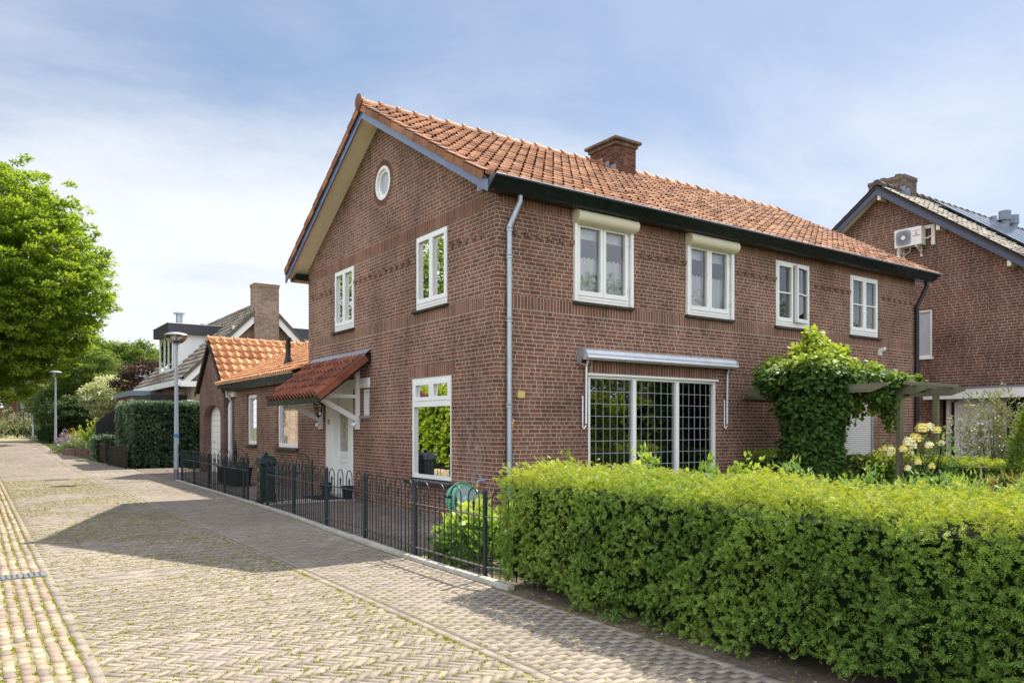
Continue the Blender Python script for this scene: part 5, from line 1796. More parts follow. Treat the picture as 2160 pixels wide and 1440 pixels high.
for i, (x, y, lab) in enumerate(((-18.0, 29.0, 'tall leafy tree across the street from the gable'), (-18.5, 41.0, 'second tall leafy tree across the street from the gable'))):
    tree(lab, 'garden_tree', (x, y, 0.0), 16, 8.5, 5.4, 6.5, M['tree'], 320, 60, 0.30, 0.2, trunk=0.25, seed=57 + i, tint=0.55, sized=0.9)

# ================================================================ ivy pergola
pg = thing('pergola', 'weathered grey-green timber pergola fixed to the front wall', 'pergola', (7.3, -1.3, 0))
for x, y in ((7.23, -2.34), (8.55, -2.34), (5.85, -1.6)):
    MB().box((x, y, 0), (x + 0.095, y + 0.095, 2.10)).build('post', M['pergolaz'], pg, bevel=0.006)
for x in (5.87, 7.25, 8.57):
    yo = -2.82
    MB().prism([(x, -0.055, 2.10), (x, yo + 0.26, 2.10), (x, yo, 2.19), (x, yo, 2.245), (x, -0.055, 2.245)], (0.058, 0, 0)).build('beam', M['pergola'], pg, bevel=0.004)
for y in (-2.62, -2.22, -1.75, -1.25, -0.75):
    MB().box((5.55 if y > -2 else 6.9, y, 2.248), (8.80 if y < -2 else 8.3, y + 0.055, 2.31)).build('slat', M['pergola'], pg, bevel=0.004)
MB().box((5.74, -0.05, 2.05), (9.1, -0.004, 2.145)).build('wall_board', M['pergola'], pg, bevel=0.004)

iv = thing('ivy', 'dense ivy column climbing up and spreading over the pergola', 'ivy', (5.95, -1.45, 0))
C, O, T = [], [], []


def blob(n, c, r, lump=0.16, seed=1, bias=0.75, down=False):
    d = rnd_unit(n)
    rr = rng.uniform(bias, 1.0, n)
    lm = 1 + (vnoise(d, 3.0, seed) - 0.5) * lump * 2
    P = np.array(c) + d * np.array(r) * (rr * lm)[:, None]
    C.append(P)
    O.append(d * np.array([1, 1, 0.5]) + np.array([0, 0, -0.55]))
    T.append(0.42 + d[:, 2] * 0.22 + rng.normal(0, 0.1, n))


# column
n = 5200
a = rng.uniform(0, 2 * np.pi, n)
z = rng.uniform(0.05, 2.3, n)
rad = (0.56 + 0.07 * np.cos(z * 2.4) + 0.10 * np.clip(z - 1.6, 0, 1)) * (1 + 0.24 * (vnoise(np.stack([np.cos(a), np.sin(a), z * 1.4], -1), 2.2, 4) - 0.5)) * rng.uniform(0.82, 1.03, n)
P = np.stack([5.93 + rad * np.cos(a), -1.42 + rad * np.sin(a), z], -1)
C.append(P)
O.append(np.stack([np.cos(a), np.sin(a), np.full(n, -0.75)], -1))
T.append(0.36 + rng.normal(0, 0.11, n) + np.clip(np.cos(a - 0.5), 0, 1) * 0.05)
blob(2300, (5.92, -1.35, 2.42), (0.88, 0.75, 0.40), lump=0.3, seed=2)
blob(800, (6.05, -1.4, 2.78), (0.42, 0.40, 0.30), seed=3)
blob(260, (6.02, -1.38, 3.05), (0.13, 0.13, 0.26), seed=4, bias=0.3)
blob(1300, (6.80, -1.75, 2.36), (0.68, 0.5, 0.27), lump=0.3, seed=5)
blob(480, (7.3, -2.05, 2.30), (0.48, 0.34, 0.15), lump=0.3, seed=6)
blob(260, (7.55, -2.2, 2.34), (0.5, 0.25, 0.09), seed=7)
blob(150, (6.55, -1.6, 2.85), (0.10, 0.10, 0.16), seed=8, bias=0.2)
blob(120, (5.15, -1.05, 2.28), (0.14, 0.16, 0.10), seed=8, bias=0.2)
for k in range(16):           # hanging shoots
    x0, y0 = random.uniform(6.6, 7.4), random.uniform(-2.3, -1.5)
    ln_ = random.uniform(0.2, 0.75) if x0 > 6.9 else random.uniform(0.15, 0.4)
    m_ = int(70 * ln_)
    zz = 2.15 - rng.uniform(0, 1, m_) * ln_
    C.append(np.stack([x0 + rng.normal(0, 0.05, m_), y0 + rng.normal(0, 0.05, m_), zz], -1))
    O.append(np.tile([0.1, -0.1, -1.0], (m_, 1)))
    T.append(rng.normal(0.5, 0.12, m_))
C, O, T = np.concatenate(C), np.concatenate(O), np.concatenate(T)
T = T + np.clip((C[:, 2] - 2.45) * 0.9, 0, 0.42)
m_ = len(C) * 2
P2 = np.repeat(C, 2, 0) + rng.normal(0, 0.035, (m_, 3))
D2 = np.repeat(O, 2, 0) + rng.normal(0, 0.42, (m_, 3))
N2 = np.repeat(O * np.array([1, 1, 0]), 2, 0) + rng.normal(0, 0.4, (m_, 3)) + np.array([0, 0, 0.55])
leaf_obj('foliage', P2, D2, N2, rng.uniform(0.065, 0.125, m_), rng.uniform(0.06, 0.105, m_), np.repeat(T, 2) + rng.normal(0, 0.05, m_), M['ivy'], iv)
st = MB()
for k in range(7):
    a = k * 0.9
    st.tube([(5.93 + 0.12 * math.cos(a + t * 3), -1.42 + 0.12 * math.sin(a + t * 3), t * 2.4 - 0.02) for t in [i / 10 for i in range(11)]], 0.02, 6)
st.tube([(5.95, -1.4, 0.0), (5.95, -1.4, 1.1), (5.95, -1.4, 2.3)], [0.38, 0.36, 0.40], 12)
for k in range(14):
    p = Vector((5.95, -1.4, 2.2))
    e = Vector((random.uniform(5.2, 7.6), random.uniform(-2.2, -0.8), random.uniform(2.25, 2.5)))
    st.tube([p, (p + e) / 2 + Vector((0, 0, 0.1)), e], [0.02, 0.014, 0.006], 5)
st.build('stem', M['twig'], iv)

# ================================================================ garden plants
shrub('leafy hydrangea bush behind the iron fence beside the hose reel', 'hydrangea', 'shrub', (-1.72, -2.30, 0.0), (0.52, 0.78), 0.66, M['hydrangea'], 420, 0.105, 0.075, per=3, tint=0.52, topbias=0.85, rough=0.2, spread=0.55, stems=9, hollow=0.25)
shrub('young hydrangea with small leaves between hedge and corner', 'hydrangea', 'shrub', (-1.55, -3.25, 0.0), (0.42, 0.5), 0.62, M['hydrangea'], 260, 0.09, 0.062, per=3, tint=0.5, topbias=0.7, rough=0.2, spread=0.55, stems=7)
lp = [('leafy shrub under the leaded window, nearest the house corner', 0.30, -1.20, 0.42, 0.98), ('leafy shrub under the middle of the leaded window', 1.30, -1.75, 0.5, 0.97),
      ('leafy shrub in front of the right end of the leaded window', 2.1, -2.2, 0.55, 1.0), ('leafy shrub in front of the wall between leaded window and ivy', 3.0, -2.3, 0.55, 0.93)]
for lab, x, y, r, h in lp:
    shrub(lab, 'garden_shrub', 'shrub', (x, y, 0.0), r, h, M['hydrangea'], 300, 0.10, 0.055, per=4, tint=0.45, topbias=0.5, rough=0.22, spread=0.6, stems=7, group='leafy shrubs under the front window')
pp = [('peony plant in front of the ivy column', 3.5, -2.9, 0.5, 0.86), ('peony plant left of the pergola post', 4.3, -3.3, 0.5, 0.84),
      ('peony plant below the pergola post', 4.4, -4.0, 0.5, 0.80), ('peony plant right of the pergola post', 4.0, -4.6, 0.5, 0.78)]
for lab, x, y, r, h in pp:
    shrub(lab, 'peony', 'plant', (x, y, 0.0), r, h, M['gardenleaf'], 330, 0.11, 0.042, per=5, tint=0.5, topbias=0.45, rough=0.2, spread=0.6, stems=8, group='peonies between hedge and pergola')
shrub('low ferny plant beside the rust-coloured shrub', 'fern', 'plant', (3.5, -5.1, 0.0), 0.5, 0.74, M['gardenleaf'], 260, 0.12, 0.02, per=7, tint=0.62, rough=0.2, spread=0.5)
shrub('rhododendron with rust-brown faded flowers by the right edge', 'rhododendron', 'shrub', (2.95, -5.95, 0.0), (0.55, 0.55), 0.98, M['rhodo'], 260, 0.14, 0.026, per=7, tint=0.5, topbias=0.0, rough=0.2, spread=0.8)
shrub('rounded bright conifer at the right edge of the garden', 'conifer', 'shrub', (6.62, -4.85, 0.0), (0.62, 0.62), 2.12, M['thuja'], 2600, 0.085, 0.02, per=6, tint=0.45, topbias=0.6, shape='cone', rough=0.1, spread=0.5, stems=1, hollow=0.6)
shrub('airy grey-green shrub on a thin stem in front of the white door', 'olive_shrub', 'shrub', (9.35, -3.0, 0.0), (0.72, 0.66), 2.25, M['olive'], 800, 0.09, 0.024, per=6, tint=0.5, shape='ball', rough=0.28, spread=0.7, stems=6, hollow=0.1)
shrub('grey-green shrub top hanging over the porch roof edge', 'olive_shrub', 'shrub', (10.3, -3.9, 0.0), (0.6, 0.6), 3.0, M['olive'], 560, 0.09, 0.024, per=6, tint=0.5, shape='ball', rough=0.28, spread=0.7, stems=6, hollow=0.1)

# rose bush and its flowers
rose = shrub('tall rose bush with yellow and cream flowers beside the pergola post', 'rose_bush', 'shrub', (7.45, -2.75, 0.0), (0.55, 0.50), 1.50, M['gardenleaf'], 380, 0.06, 0.036, per=4, tint=0.35, topbias=0.3, shape='dome', rough=0.25, spread=0.8, stems=12, hollow=0.3)


def rose_flower(root, c, r, mat):
    b = MB()
    b.ball(c, r * 0.62, 8, 6, (1, 1, 0.85))
    for m_, q in ((4, 0.25), (6, 0.75), (8, 1.25), (7, 1.8)):
        for k in range(m_):
            a = 2 * math.pi * (k + q) / m_ + random.uniform(-0.2, 0.2)
            n_ = Vector((math.cos(a) * math.sin(q), math.sin(a) * math.sin(q), math.cos(q)))
            tan = Vector((-math.sin(a), math.cos(a), 0))
            upv = n_.cross(tan) * -1
            o_ = Vector(c) + n_ * r * random.uniform(0.62, 0.8)
            w_, h_ = r * 0.42, r * 0.40
            lip = n_ * r * 0.20
            b.add([o_ - tan * w_ * 0.6 - upv * h_, o_ + tan * w_ * 0.6 - upv * h_, o_ + tan * w_, o_ + tan * w_ * 0.6 + upv * h_ + lip, o_ - tan * w_ * 0.6 + upv * h_ + lip, o_ - tan * w_], [(0, 1, 2, 5), (5, 2, 3, 4)])
    return b.build('rose', mat, root)


for x, y, z, r, mt in ((7.21, -2.73, 1.49, 0.085, 'petal'), (7.30, -2.80, 1.50, 0.075, 'petalpale'), (7.13, -2.66, 1.31, 0.08, 'petal'), (7.58, -2.80, 1.45, 0.065, 'petal'),
                       (7.02, -2.59, 1.25, 0.08, 'petalpale'), (7.10, -2.62, 1.19, 0.075, 'petalpale'), (7.22, -2.85, 1.19, 0.06, 'petalpale'), (6.95, -2.80, 0.90, 0.05, 'petal'),
                       (7.12, -2.95, 0.83, 0.05, 'petal'), (6.80, -2.70, 0.79, 0.048, 'petalpale'), (7.45, -2.95, 1.22, 0.05, 'petalpale'), (6.92, -2.55, 1.12, 0.06, 'petal')):
    rose_flower(rose, (x, y, z), r * 1.35, M[mt])
rose2 = shrub('low pale-yellow rose bush in front of the white roller shutter', 'rose_bush', 'shrub', (7.55, -1.75, 0.0), (0.75, 0.4), 1.16, M['hydrangea'], 330, 0.06, 0.036, per=4, tint=0.5, topbias=0.5, rough=0.25, spread=0.8, stems=10)
for k in range(11):
    rose_flower(rose2, (7.0 + 0.11 * k, -1.95 - random.uniform(0, 0.25), random.uniform(0.98, 1.16)), random.uniform(0.06, 0.08), M['petal' if k % 3 == 0 else 'petalpale'])

# far front gardens on the left
g0 = float(gz(33))
shrub('clump of violet flowers at the foot of the second lamp', 'violet_flowers', 'flowers', (-2.75, 33.6, g0 - 0.05), (0.62, 0.6), 0.98, M['violet'], 200, 0.10, 0.05, per=5, tint=0.80, topbias=0.5, rough=0.3)
shrub('sprawling green ground plant hanging over the low garden wall', 'ground_plant', 'plant', (-2.55, 32.0, g0 - 0.05), (0.9, 1.2), 0.72, M['bloom'], 380, 0.09, 0.06, per=5, tint=0.42, topbias=0.2, rough=0.2)
shrub('spreading green plant on top of the low garden wall', 'ground_plant', 'plant', (-1.3, 31.0, g0 + 0.1), (1.1, 1.0), 0.75, M['bloom'], 330, 0.09, 0.06, per=5, tint=0.45, rough=0.2)
shrub('golden-flowered shrub right of the second lamp', 'golden_shrub', 'shrub', (-1.85, 39.0, 0.38), (1.1, 0.8), 0.95, M['gold'], 230, 0.12, 0.07, per=5, tint=0.50, rough=0.25)
shrub('yellow-green bush between the golden shrub and the bright hedge', 'garden_bush', 'shrub', (-1.2, 35.0, 0.32), (1.2, 0.9), 1.35, M['hydrangea'], 330, 0.13, 0.085, per=5, tint=0.42, rough=0.3)
shrub('rust-coloured low shrub behind the violet flowers', 'garden_bush', 'shrub', (-1.9, 41.5, 0.40), (0.7, 0.6), 0.85, M['rhodo'], 120, 0.12, 0.07, per=5, tint=0.12, topbias=0.0, rough=0.3)
shrub('dark leafy bush in front of the bright far hedge', 'garden_bush', 'shrub', (0.1, 33.5, 0.30), (1.0, 0.8), 1.35, M['dgreen'], 260, 0.13, 0.05, per=6, tint=0.55, rough=0.3)
shrub('small green bush behind the dark wooden fence', 'garden_bush', 'shrub', (-1.3, 24.5, 0.1), (0.6, 1.4), 0.95, M['gardenleaf'], 260, 0.10, 0.06, per=5, tint=0.5, rough=0.3)
shrub('pale grey-green bush below the far brick house', 'garden_bush', 'shrub', (-3.0, 78.0, 0.5), (2.2, 1.6), 2.6, M['olive'], 330, 0.20, 0.12, per=5, tint=0.7, rough=0.3)
shrub('yellow-green bush at the far end of the street under the trees', 'garden_bush', 'shrub', (-5.2, 88.0, 0.68), (1.6, 1.4), 2.1, M['hydrangea'], 220, 0.20, 0.14, per=5, tint=0.45, rough=0.3)
b = MB()
for k in range(7):
    b.box((-3.15 + k * 0.5, 30.45 - 0.02 * k, g0 - 0.12), (-2.665 + k * 0.5, 30.75 - 0.02 * k, g0 + 0.22 + random.uniform(-0.01, 0.01)))
tag(b.build('garden_wall', M['brick_gar']), 'low brick garden wall under the flowering bed', 'wall')
wf = thing('wooden_fence', 'low dark wooden board fence beside the tall ivy hedge', 'fence', (-2.1, 21.2, 0.05))
for (ya, yb, xa, xb) in ((20.95, 23.5, -2.02, -2.22), (24.6, 26.2, -2.18, -2.2)):
    b = MB()
    for k in range(5):
        z0 = float(gz(ya)) + 0.03 + k * 0.148
        b.obox((xa, ya, z0), (xb - xa, yb - ya, float(gz(yb) - gz(ya))), (0.03, 0, 0), (0, 0, 0.14))
    b.build('board_panel', M['darkwood'], wf)
    for yy, xx in ((ya, xa), (yb, xb)):
        MB().box((xx - 0.02, yy - 0.04, float(gz(yy)) - 0.03), (xx + 0.07, yy + 0.04, float(gz(yy)) + 0.80)).build('post', M['darkwood'], wf)

# ================================================================ far houses
fh = thing('brick_house', 'orange-red brick house with white verge, far behind the street trees', 'house', (-0.5, 104, 0.7))
FH = front_map(103.0)
wl = MB()
wall_poly(wl, FH, [(-12, 0.5), (3.4, 0.5), (3.4, 5.2), (-12, 5.2)], [rect(-1.75, -0.7, 3.9, 4.95), rect(0.35, 1.5, 3.9, 4.95), rect(-5.0, -3.4, 3.9, 4.95)], 0.15)
wall_poly(wl, front_map(100.2), [(1.9, 0.5), (8.0, 0.5), (8.0, 5.8), (5.0, 9.2), (1.9, 5.8)], [])
wl.add([(1.9, 100.2, 0.5), (1.9, 103, 0.5), (1.9, 103, 5.8), (1.9, 100.2, 5.8)], [(0, 1, 2, 3)])
wl.build('wall', M['brick_far'], fh)
b = MB()
b.prism([(-12.3, 102.5, 5.1), (-12.3, 106.5, 7.9), (-12.3, 110, 5.1)], (15.8, 0, 0))
b.prism([(1.3, 99.9, 5.2), (5.0, 99.9, 9.4), (8.6, 99.9, 5.2), (8.6, 99.9, 4.9), (5.0, 99.9, 9.0), (1.3, 99.9, 4.9)], (0, 8, 0))
b.build('roof', M['tile_dark'], fh)
b = MB()
b.prism([(1.2, 99.85, 5.3), (5.0, 99.85, 9.55), (5.0, 99.85, 9.1), (1.2, 99.85, 4.85)], (0, 0.04, 0))
b.box((-12.2, 102.4, 5.0), (1.8, 102.5, 5.25))
b.box((-1.2, 102.2, 3.05), (3.2, 103.0, 3.35))
b.build('bargeboard', M['white'], fh)
for u in (-1.75, 0.35, -5.0):
    b = MB()
    ring(b, FH, u, u + 1.1, 3.9, 4.95, 0.10, -0.14, -0.04)
    wn = b.build('window', M['white'], fh)
    pane(wn, FH, u + 0.1, u + 1.0, 4.0, 4.85, -0.1)
    curtain(wn, FH, u + 0.1, u + 1.0, 4.0, 4.85, -0.3, 0.03)
    MB().box((u - 0.1, 102.9, 3.78), (u + 1.2, 103.1, 3.895)).build('sill', M['orange'], wn)
gh = thing('grey_roofed_house', 'far house with blue-grey slate roof and dark chimney behind the copper tree', 'house', (6, 78, 0.5))
b = MB()
b.box((2.0, 75.0, 0.4), (12.0, 82, 4.9))
b.build('wall', M['white'], gh)
b = MB()
b.prism([(1.7, 74.5, 4.8), (1.7, 78.5, 7.5), (1.7, 82.5, 4.8)], (10.6, 0, 0))
rf_ = b.build('roof', M['slate'], gh)
b = MB()
b.box((6.2, 76.4, 6.2), (7.1, 77.3, 7.65))
b.build('chimney', M['brick_chim'], rf_)
MB().box((6.05, 76.25, 7.652), (7.25, 77.45, 7.80)).build('chimney_cap', M['orange'], rf_)
an = thing('garage', 'dark flat-roofed brick garage with sloping side wall beside the buff house', 'garage', (0.3, 31.5, 0.2))
b = MB()
b.box((-0.1, 31.8, 0.1), (1.15, 37, 3.05))
b.build('wall', M['brick_gar'], an)
MB().box((-0.2, 31.7, 3.052), (1.2, 37.1, 3.30)).build('roof', M['slate'], an)
b = MB().prism([(-1.55, 33.0, 0.2), (-0.12, 33.0, 0.2), (-0.12, 33.0, 2.75), (-0.55, 33.0, 2.5), (-1.55, 33.0, 1.75)], (0, 0.12, 0))
b.build('side_wall', M['black'], an)
fw = MB()
for k in range(14):
    fw.box((-0.6, 41.0 + k * 0.12, 0.35), (4.5, 41.1 + k * 0.12, 0.36)) if False else None
fw.box((0.0, 41.8, 0.35), (6.5, 41.86, 2.35))
tag(fw.build('garden_fence', M['darkwood']), 'dark wooden garden fence behind the white dogwood stem', 'fence')
bw = thing('street_building', 'low buff brick building on the opposite side of the street', 'house', (-15, 33, 0.2))
b = MB().box((-13, 30.0, 0), (-9.3, 39.5, 3.0))
b.build('wall', M['brick_tan'], bw)
b = MB().prism([(-13.3, 29.7, 2.95), (-11.15, 29.7, 4.8), (-9.0, 29.7, 2.95)], (0, 10.1, 0))
b.build('roof', M['tile_dark'], bw)

# ================================================================ iron fence along the street
POSTS = [(-1.75, 13.10), (-1.77, 11.53), (-1.84, 9.75), (-1.87, 8.15), (-1.92, 6.52), (-1.95, 6.12)]
POSTS2 = [(-1.985, 4.76), (-2.045, 3.13), (-2.10, 1.50), (-2.15, 0.0), (-2.33, -1.80), (-2.36, -3.32), (-2.10, -4.3)]


def hoop_mesh():
    b = MB()
    r = 0.0078
    arc = [(0.0, 0, 0.02)] + [(0.0, 0, 0.78)] + [(0.105 - 0.105 * math.cos(q), 0, 0.78 + 0.105 * math.sin(q)) for q in [R(a) for a in range(15, 166, 15)]] + [(0.21, 0, 0.78), (0.21, 0, 0.02)]
    b.tube(arc, r, 6)
    return b.mesh('hoop', M['iron'])


def spear_mesh():
    b = MB()
    b.tube([(0, 0, 0.02), (0, 0, 0.70)], 0.0065, 6)
    b.lathe([(0.007, 0.66), (0.016, 0.672), (0.007, 0.684), (0.018, 0.70), (0.009, 0.715), (0.019, 0.735), (0.006, 0.77), (0.001, 0.80)], (0, 0, 0), 8)
    return b.mesh('spear_bar', M['iron'])


def post_mesh(ball=True):
    b = MB()
    b.lathe([(0.024, -0.03), (0.024, 0.80), (0.030, 0.803), (0.030, 0.815), (0.022, 0.822), (0.028, 0.832), (0.022, 0.84)], (0, 0, 0), 12)
    me = b.mesh('post', M['iron'])
    f = MB()
    if ball:
        f.lathe([(0.020, 0.838), (0.026, 0.85), (0.024, 0.872), (0.012, 0.895), (0.004, 0.905)], (0, 0, 0), 12)
    else:
        f.ball((0, 0, 0.865), 0.028, 10, 8)
    return me, f.mesh('finial', M['iron'])


HOOP, SPEAR = hoop_mesh(), spear_mesh()
PM, FMESH = post_mesh()


def fence_run(label, pts, group):
    f = thing('iron_fence', label, 'fence', (pts[0][0], pts[0][1], 0.0), group)
    root = Vector((pts[0][0], pts[0][1], 0))
    for p in pts:
        q = link('post', PM, f, Vector((p[0], p[1], 0)) - root)
        link('finial', FMESH, q)
    for a, c in zip(pts[:-1], pts[1:]):
        A, B = Vector((a[0], a[1], 0)), Vector((c[0], c[1], 0))
        d = B - A
        L = d.length
        ang = math.atan2(d.y, d.x)
        me = MB().obox((0.02, -0.018, 0), (L - 0.04, 0, 0), (0, 0.036, 0), (0, 0, 0.010)).mesh('rail', M['rail'])
        p = link('rail', me, f, A - root + Vector((0, 0, 0.115)))
        p.rotation_euler = (0, 0, ang)
        p = link('rail', me, f, A - root + Vector((0, 0, 0.615)))
        p.rotation_euler = (0, 0, ang)
        n = max(1, int(round((L - 0.06) / 0.345)))
        if L < 0.6:
            n = 1
        pitch = (L - 0.08) / n
        for k in range(n):
            u = 0.04 + pitch * k + (pitch - 0.21) / 2
            link('hoop', HOOP, p, (u, 0, -0.615))
            link('spear_bar', SPEAR, p, (u + 0.105, 0, -0.615))
    return f


fence_run('far run of black iron hoop fence, from the lamp post to the mailbox', POSTS, 'iron hoop fence')
fence_run('near run of black iron hoop fence, from the mailbox to the yew hedge', POSTS2, 'iron hoop fence')


def gate(label, x, y, ang):
    f = thing('garden_gate', label, 'gate', (x, y, 0.0), 'open garden gates', ang)
    L = 0.98
    b = MB()
    for z in (0.10, 0.60):
        b.box((0.0, -0.010, z), (L, 0.010, z + 0.016))
    b.box((0.0, -0.012, 0.06), (0.022, 0.012, 0.86))
    b.box((L - 0.022, -0.012, 0.06), (L, 0.012, 0.86))
    b.build('gate_frame', M['iron'], f, world=False)
    for u in (0.22, 0.60):
        h = MB()
        r = 0.15
        h.tube([(u, 0, 0.10), (u, 0, 0.82)] + [(u + r - r * math.cos(q), 0, 0.82 + r * math.sin(q)) for q in [R(a) for a in range(15, 166, 15)]] + [(u + 2 * r, 0, 0.82), (u + 2 * r, 0, 0.10)], 0.0075, 6)
        h.build('hoop', M['iron'], f, world=False)
        for k in (0.5, 0.25, 0.75):
            s = link('spear_bar', SPEAR, f, (u + 2 * r * k, 0, 0.08 if k == 0.5 else 0.02))
    return f


gate('iron gate standing open behind the far fence, near the arched white door', -1.78, 9.9, R(12))
gate('iron gate standing open just right of the dark green mailbox', -1.93, 4.86, R(14))

# ---------------------------------------------------------------- mailbox
mbx = thing('mailbox', 'dark green cast-metal pillar mailbox with domed lid in the gap of the iron fence', 'mailbox', (-1.74, 5.62, 0.0))
X, Y = -1.74, 5.62
b = MB()
b.box((X - 0.165, Y - 0.165, 0.0), (X + 0.165, Y + 0.165, 0.05))
b.box((X - 0.150, Y - 0.150, 0.05), (X + 0.150, Y + 0.150, 0.20))
b.box((X - 0.135, Y - 0.135, 0.20), (X + 0.135, Y + 0.135, 0.74))
b.box((X - 0.15, Y - 0.15, 0.74), (X + 0.15, Y + 0.15, 0.775))
b.build('body', M['mailbox'], mbx, bevel=0.008)
b = MB()
b.lathe([(0.245, 0.775), (0.255, 0.79), (0.245, 0.815), (0.235, 0.825), (0.232, 0.85), (0.205, 0.895), (0.14, 0.93), (0.05, 0.945), (0.035, 0.95)], (X, Y, 0), 4)
b.lathe([(0.05, 0.944), (0.028, 0.958), (0.05, 0.972), (0.052, 0.985), (0.03, 1.0), (0.018, 1.01), (0.001, 1.018)], (X, Y, 0), 12)
b.build('lid', M['mailbox'], mbx, bevel=0.010)
for nm, rect_, mt in (('letter_flap', (-0.10, 0.10, 0.60, 0.70), 'mailbox'), ('door', (-0.11, 0.11, 0.22, 0.56), 'mailbox')):
    b = MB()
    b.box((X - 0.150, Y + rect_[0], rect_[2]), (X - 0.1355, Y + rect_[1], rect_[3]))
    b.box((X + rect_[0], Y - 0.150, rect_[2]), (X + rect_[1], Y - 0.1355, rect_[3]))
    p = b.build(nm, M[mt], mbx, bevel=0.005)
    if nm == 'letter_flap':
        text_mesh('POST', 0.055, M['brass'], p, (X - 0.1535, Y, 0.655), (R(90), 0, R(-90)))
    else:
        k = MB()
        k.ball((X - 0.152, Y - 0.06, 0.40), 0.012)
        k.build('lock', M['brassn'], p)
        o = MB()
        o.tube([(X - 0.153, Y + 0.045 * math.cos(q), 0.47 + 0.045 * math.sin(q)) for q in [2 * math.pi * i / 20 for i in range(20)]], 0.006, 5, True)
        o.tube([(X - 0.153, Y - 0.05, 0.30), (X - 0.153, Y - 0.02, 0.33), (X - 0.153, Y + 0.02, 0.31), (X - 0.153, Y + 0.05, 0.34)], 0.006, 5)
        o.build('ornament', M['mailbox'], p)

# ---------------------------------------------------------------- street lamps
LZ = 4.22


def lamp_parts(root):
    b = MB()
    b.lathe([(0.075, -0.05), (0.075, 0.30), (0.070, 0.302)], (0, 0, 0), 16)
    b.build('base', M['steelbase'], root, world=False, smooth=True)
    b = MB()
    b.lathe([(0.068, 0.30), (0.058, 1.6), (0.046, 3.70), (0.05, 3.72), (0.05, 3.86), (0.04, 3.87)], (0, 0, 0), 16)
    b.build('pole', M['steel'], root, world=False, smooth=True)
    b = MB()
    b.lathe([(0.050, 3.86), (0.075, 3.87), (0.085, 3.90), (0.06, 3.905)], (0, 0, 0), 16)
    b.lathe([(0.315, 4.135), (0.322, 4.145), (0.315, 4.158), (0.24, 4.195), (0.12, 4.225), (0.02, 4.235), (0.001, 4.235)], (0, 0, 0), 28)
    b.lathe([(0.02, 3.9), (0.022, 3.96), (0.03, 4.06), (0.06, 4.13), (0.05, 4.132)], (0, 0, 0), 16)
    b.build('lamp_head', M['steel'], root, world=False, smooth=True)
    b = MB()
    pr = [(0.08, 3.895), (0.19, 3.945), (0.262, 4.02), (0.30, 4.09), (0.31, 4.134)]
    n = 28
    vs = [(r * math.cos(2 * math.pi * k / n), r * math.sin(2 * math.pi * k / n), z) for r, z in pr for k in range(n)]
    fs = [(i * n + k, i * n + (k + 1) % n, (i + 1) * n + (k + 1) % n, (i + 1) * n + k) for i in range(len(pr) - 1) for k in range(n)]
    b.add(vs, fs)
    b.build('lamp_bowl', M['lampglass'], root, world=False, smooth=True)


l1 = thing('street_lamp', 'nearest grey street lamp, with a blue sticker, at the end of the iron fence', 'street lamp', (-1.72, 13.95, 0.0), 'grey street lamps')
lamp_parts(l1)
MB().lathe([(0.0665, 1.22), (0.0665, 1.31), (0.06, 1.311)], (0, 0, 0), 16).build('sticker', M['blue'], l1, world=False)
for loc, lab in (((-2.72, 40.1, 0.42), 'second street lamp, rising behind the violet flowers'), ((-2.06, 72.1, 0.45), 'farthest street lamp, in front of the distant brick house')):
    c = l1.copy()
    COL.objects.link(c)
    c.location = loc
    c['label'] = lab
    for ch in list(l1.children):
        if ch.name.startswith('sticker'):
            continue
        d = ch.copy()
        COL.objects.link(d)
        d.parent = c

# ---------------------------------------------------------------- small things by the house
ln = thing('lantern', 'black carriage lantern hanging under the door canopy', 'lantern', (-0.55, 5.90, 2.1))
lx, ly = -0.55, 5.90
b = MB()
b.tube([(lx, ly, 2.44), (lx, ly, 2.10)], 0.006, 6)
b.lathe([(0.02, 2.07), (0.045, 2.085), (0.02, 2.10)], (lx, ly, 0), 8)
b.lathe([(0.125, 1.985), (0.115, 2.0), (0.05, 2.055), (0.02, 2.075)], (lx, ly, 0), 6)
b.build('lamp_cap', M['black'], ln)
b = MB()
for k in range(6):
    a = 2 * math.pi * k / 6
    b.tube([(lx + 0.095 * math.cos(a), ly + 0.095 * math.sin(a), 1.985), (lx + 0.055 * math.cos(a), ly + 0.055 * math.sin(a), 1.755)], 0.007, 5)
b.lathe([(0.06, 1.735), (0.062, 1.757), (0.02, 1.757)], (lx, ly, 0), 6)
b.lathe([(0.004, 1.69), (0.02, 1.715), (0.03, 1.735), (0.01, 1.737)], (lx, ly, 0), 8)
b.build('frame', M['black'], ln)
b = MB()
b.lathe([(0.050, 1.76), (0.090, 1.983)], (lx, ly, 0), 6)
b.build('glass', M['lampglass'], ln)
MB().lathe([(0.012, 1.76), (0.012, 1.83), (0.026, 1.87), (0.02, 1.92), (0.004, 1.935)], (lx, ly, 0), 10).build('bulb', M['cream'], ln)

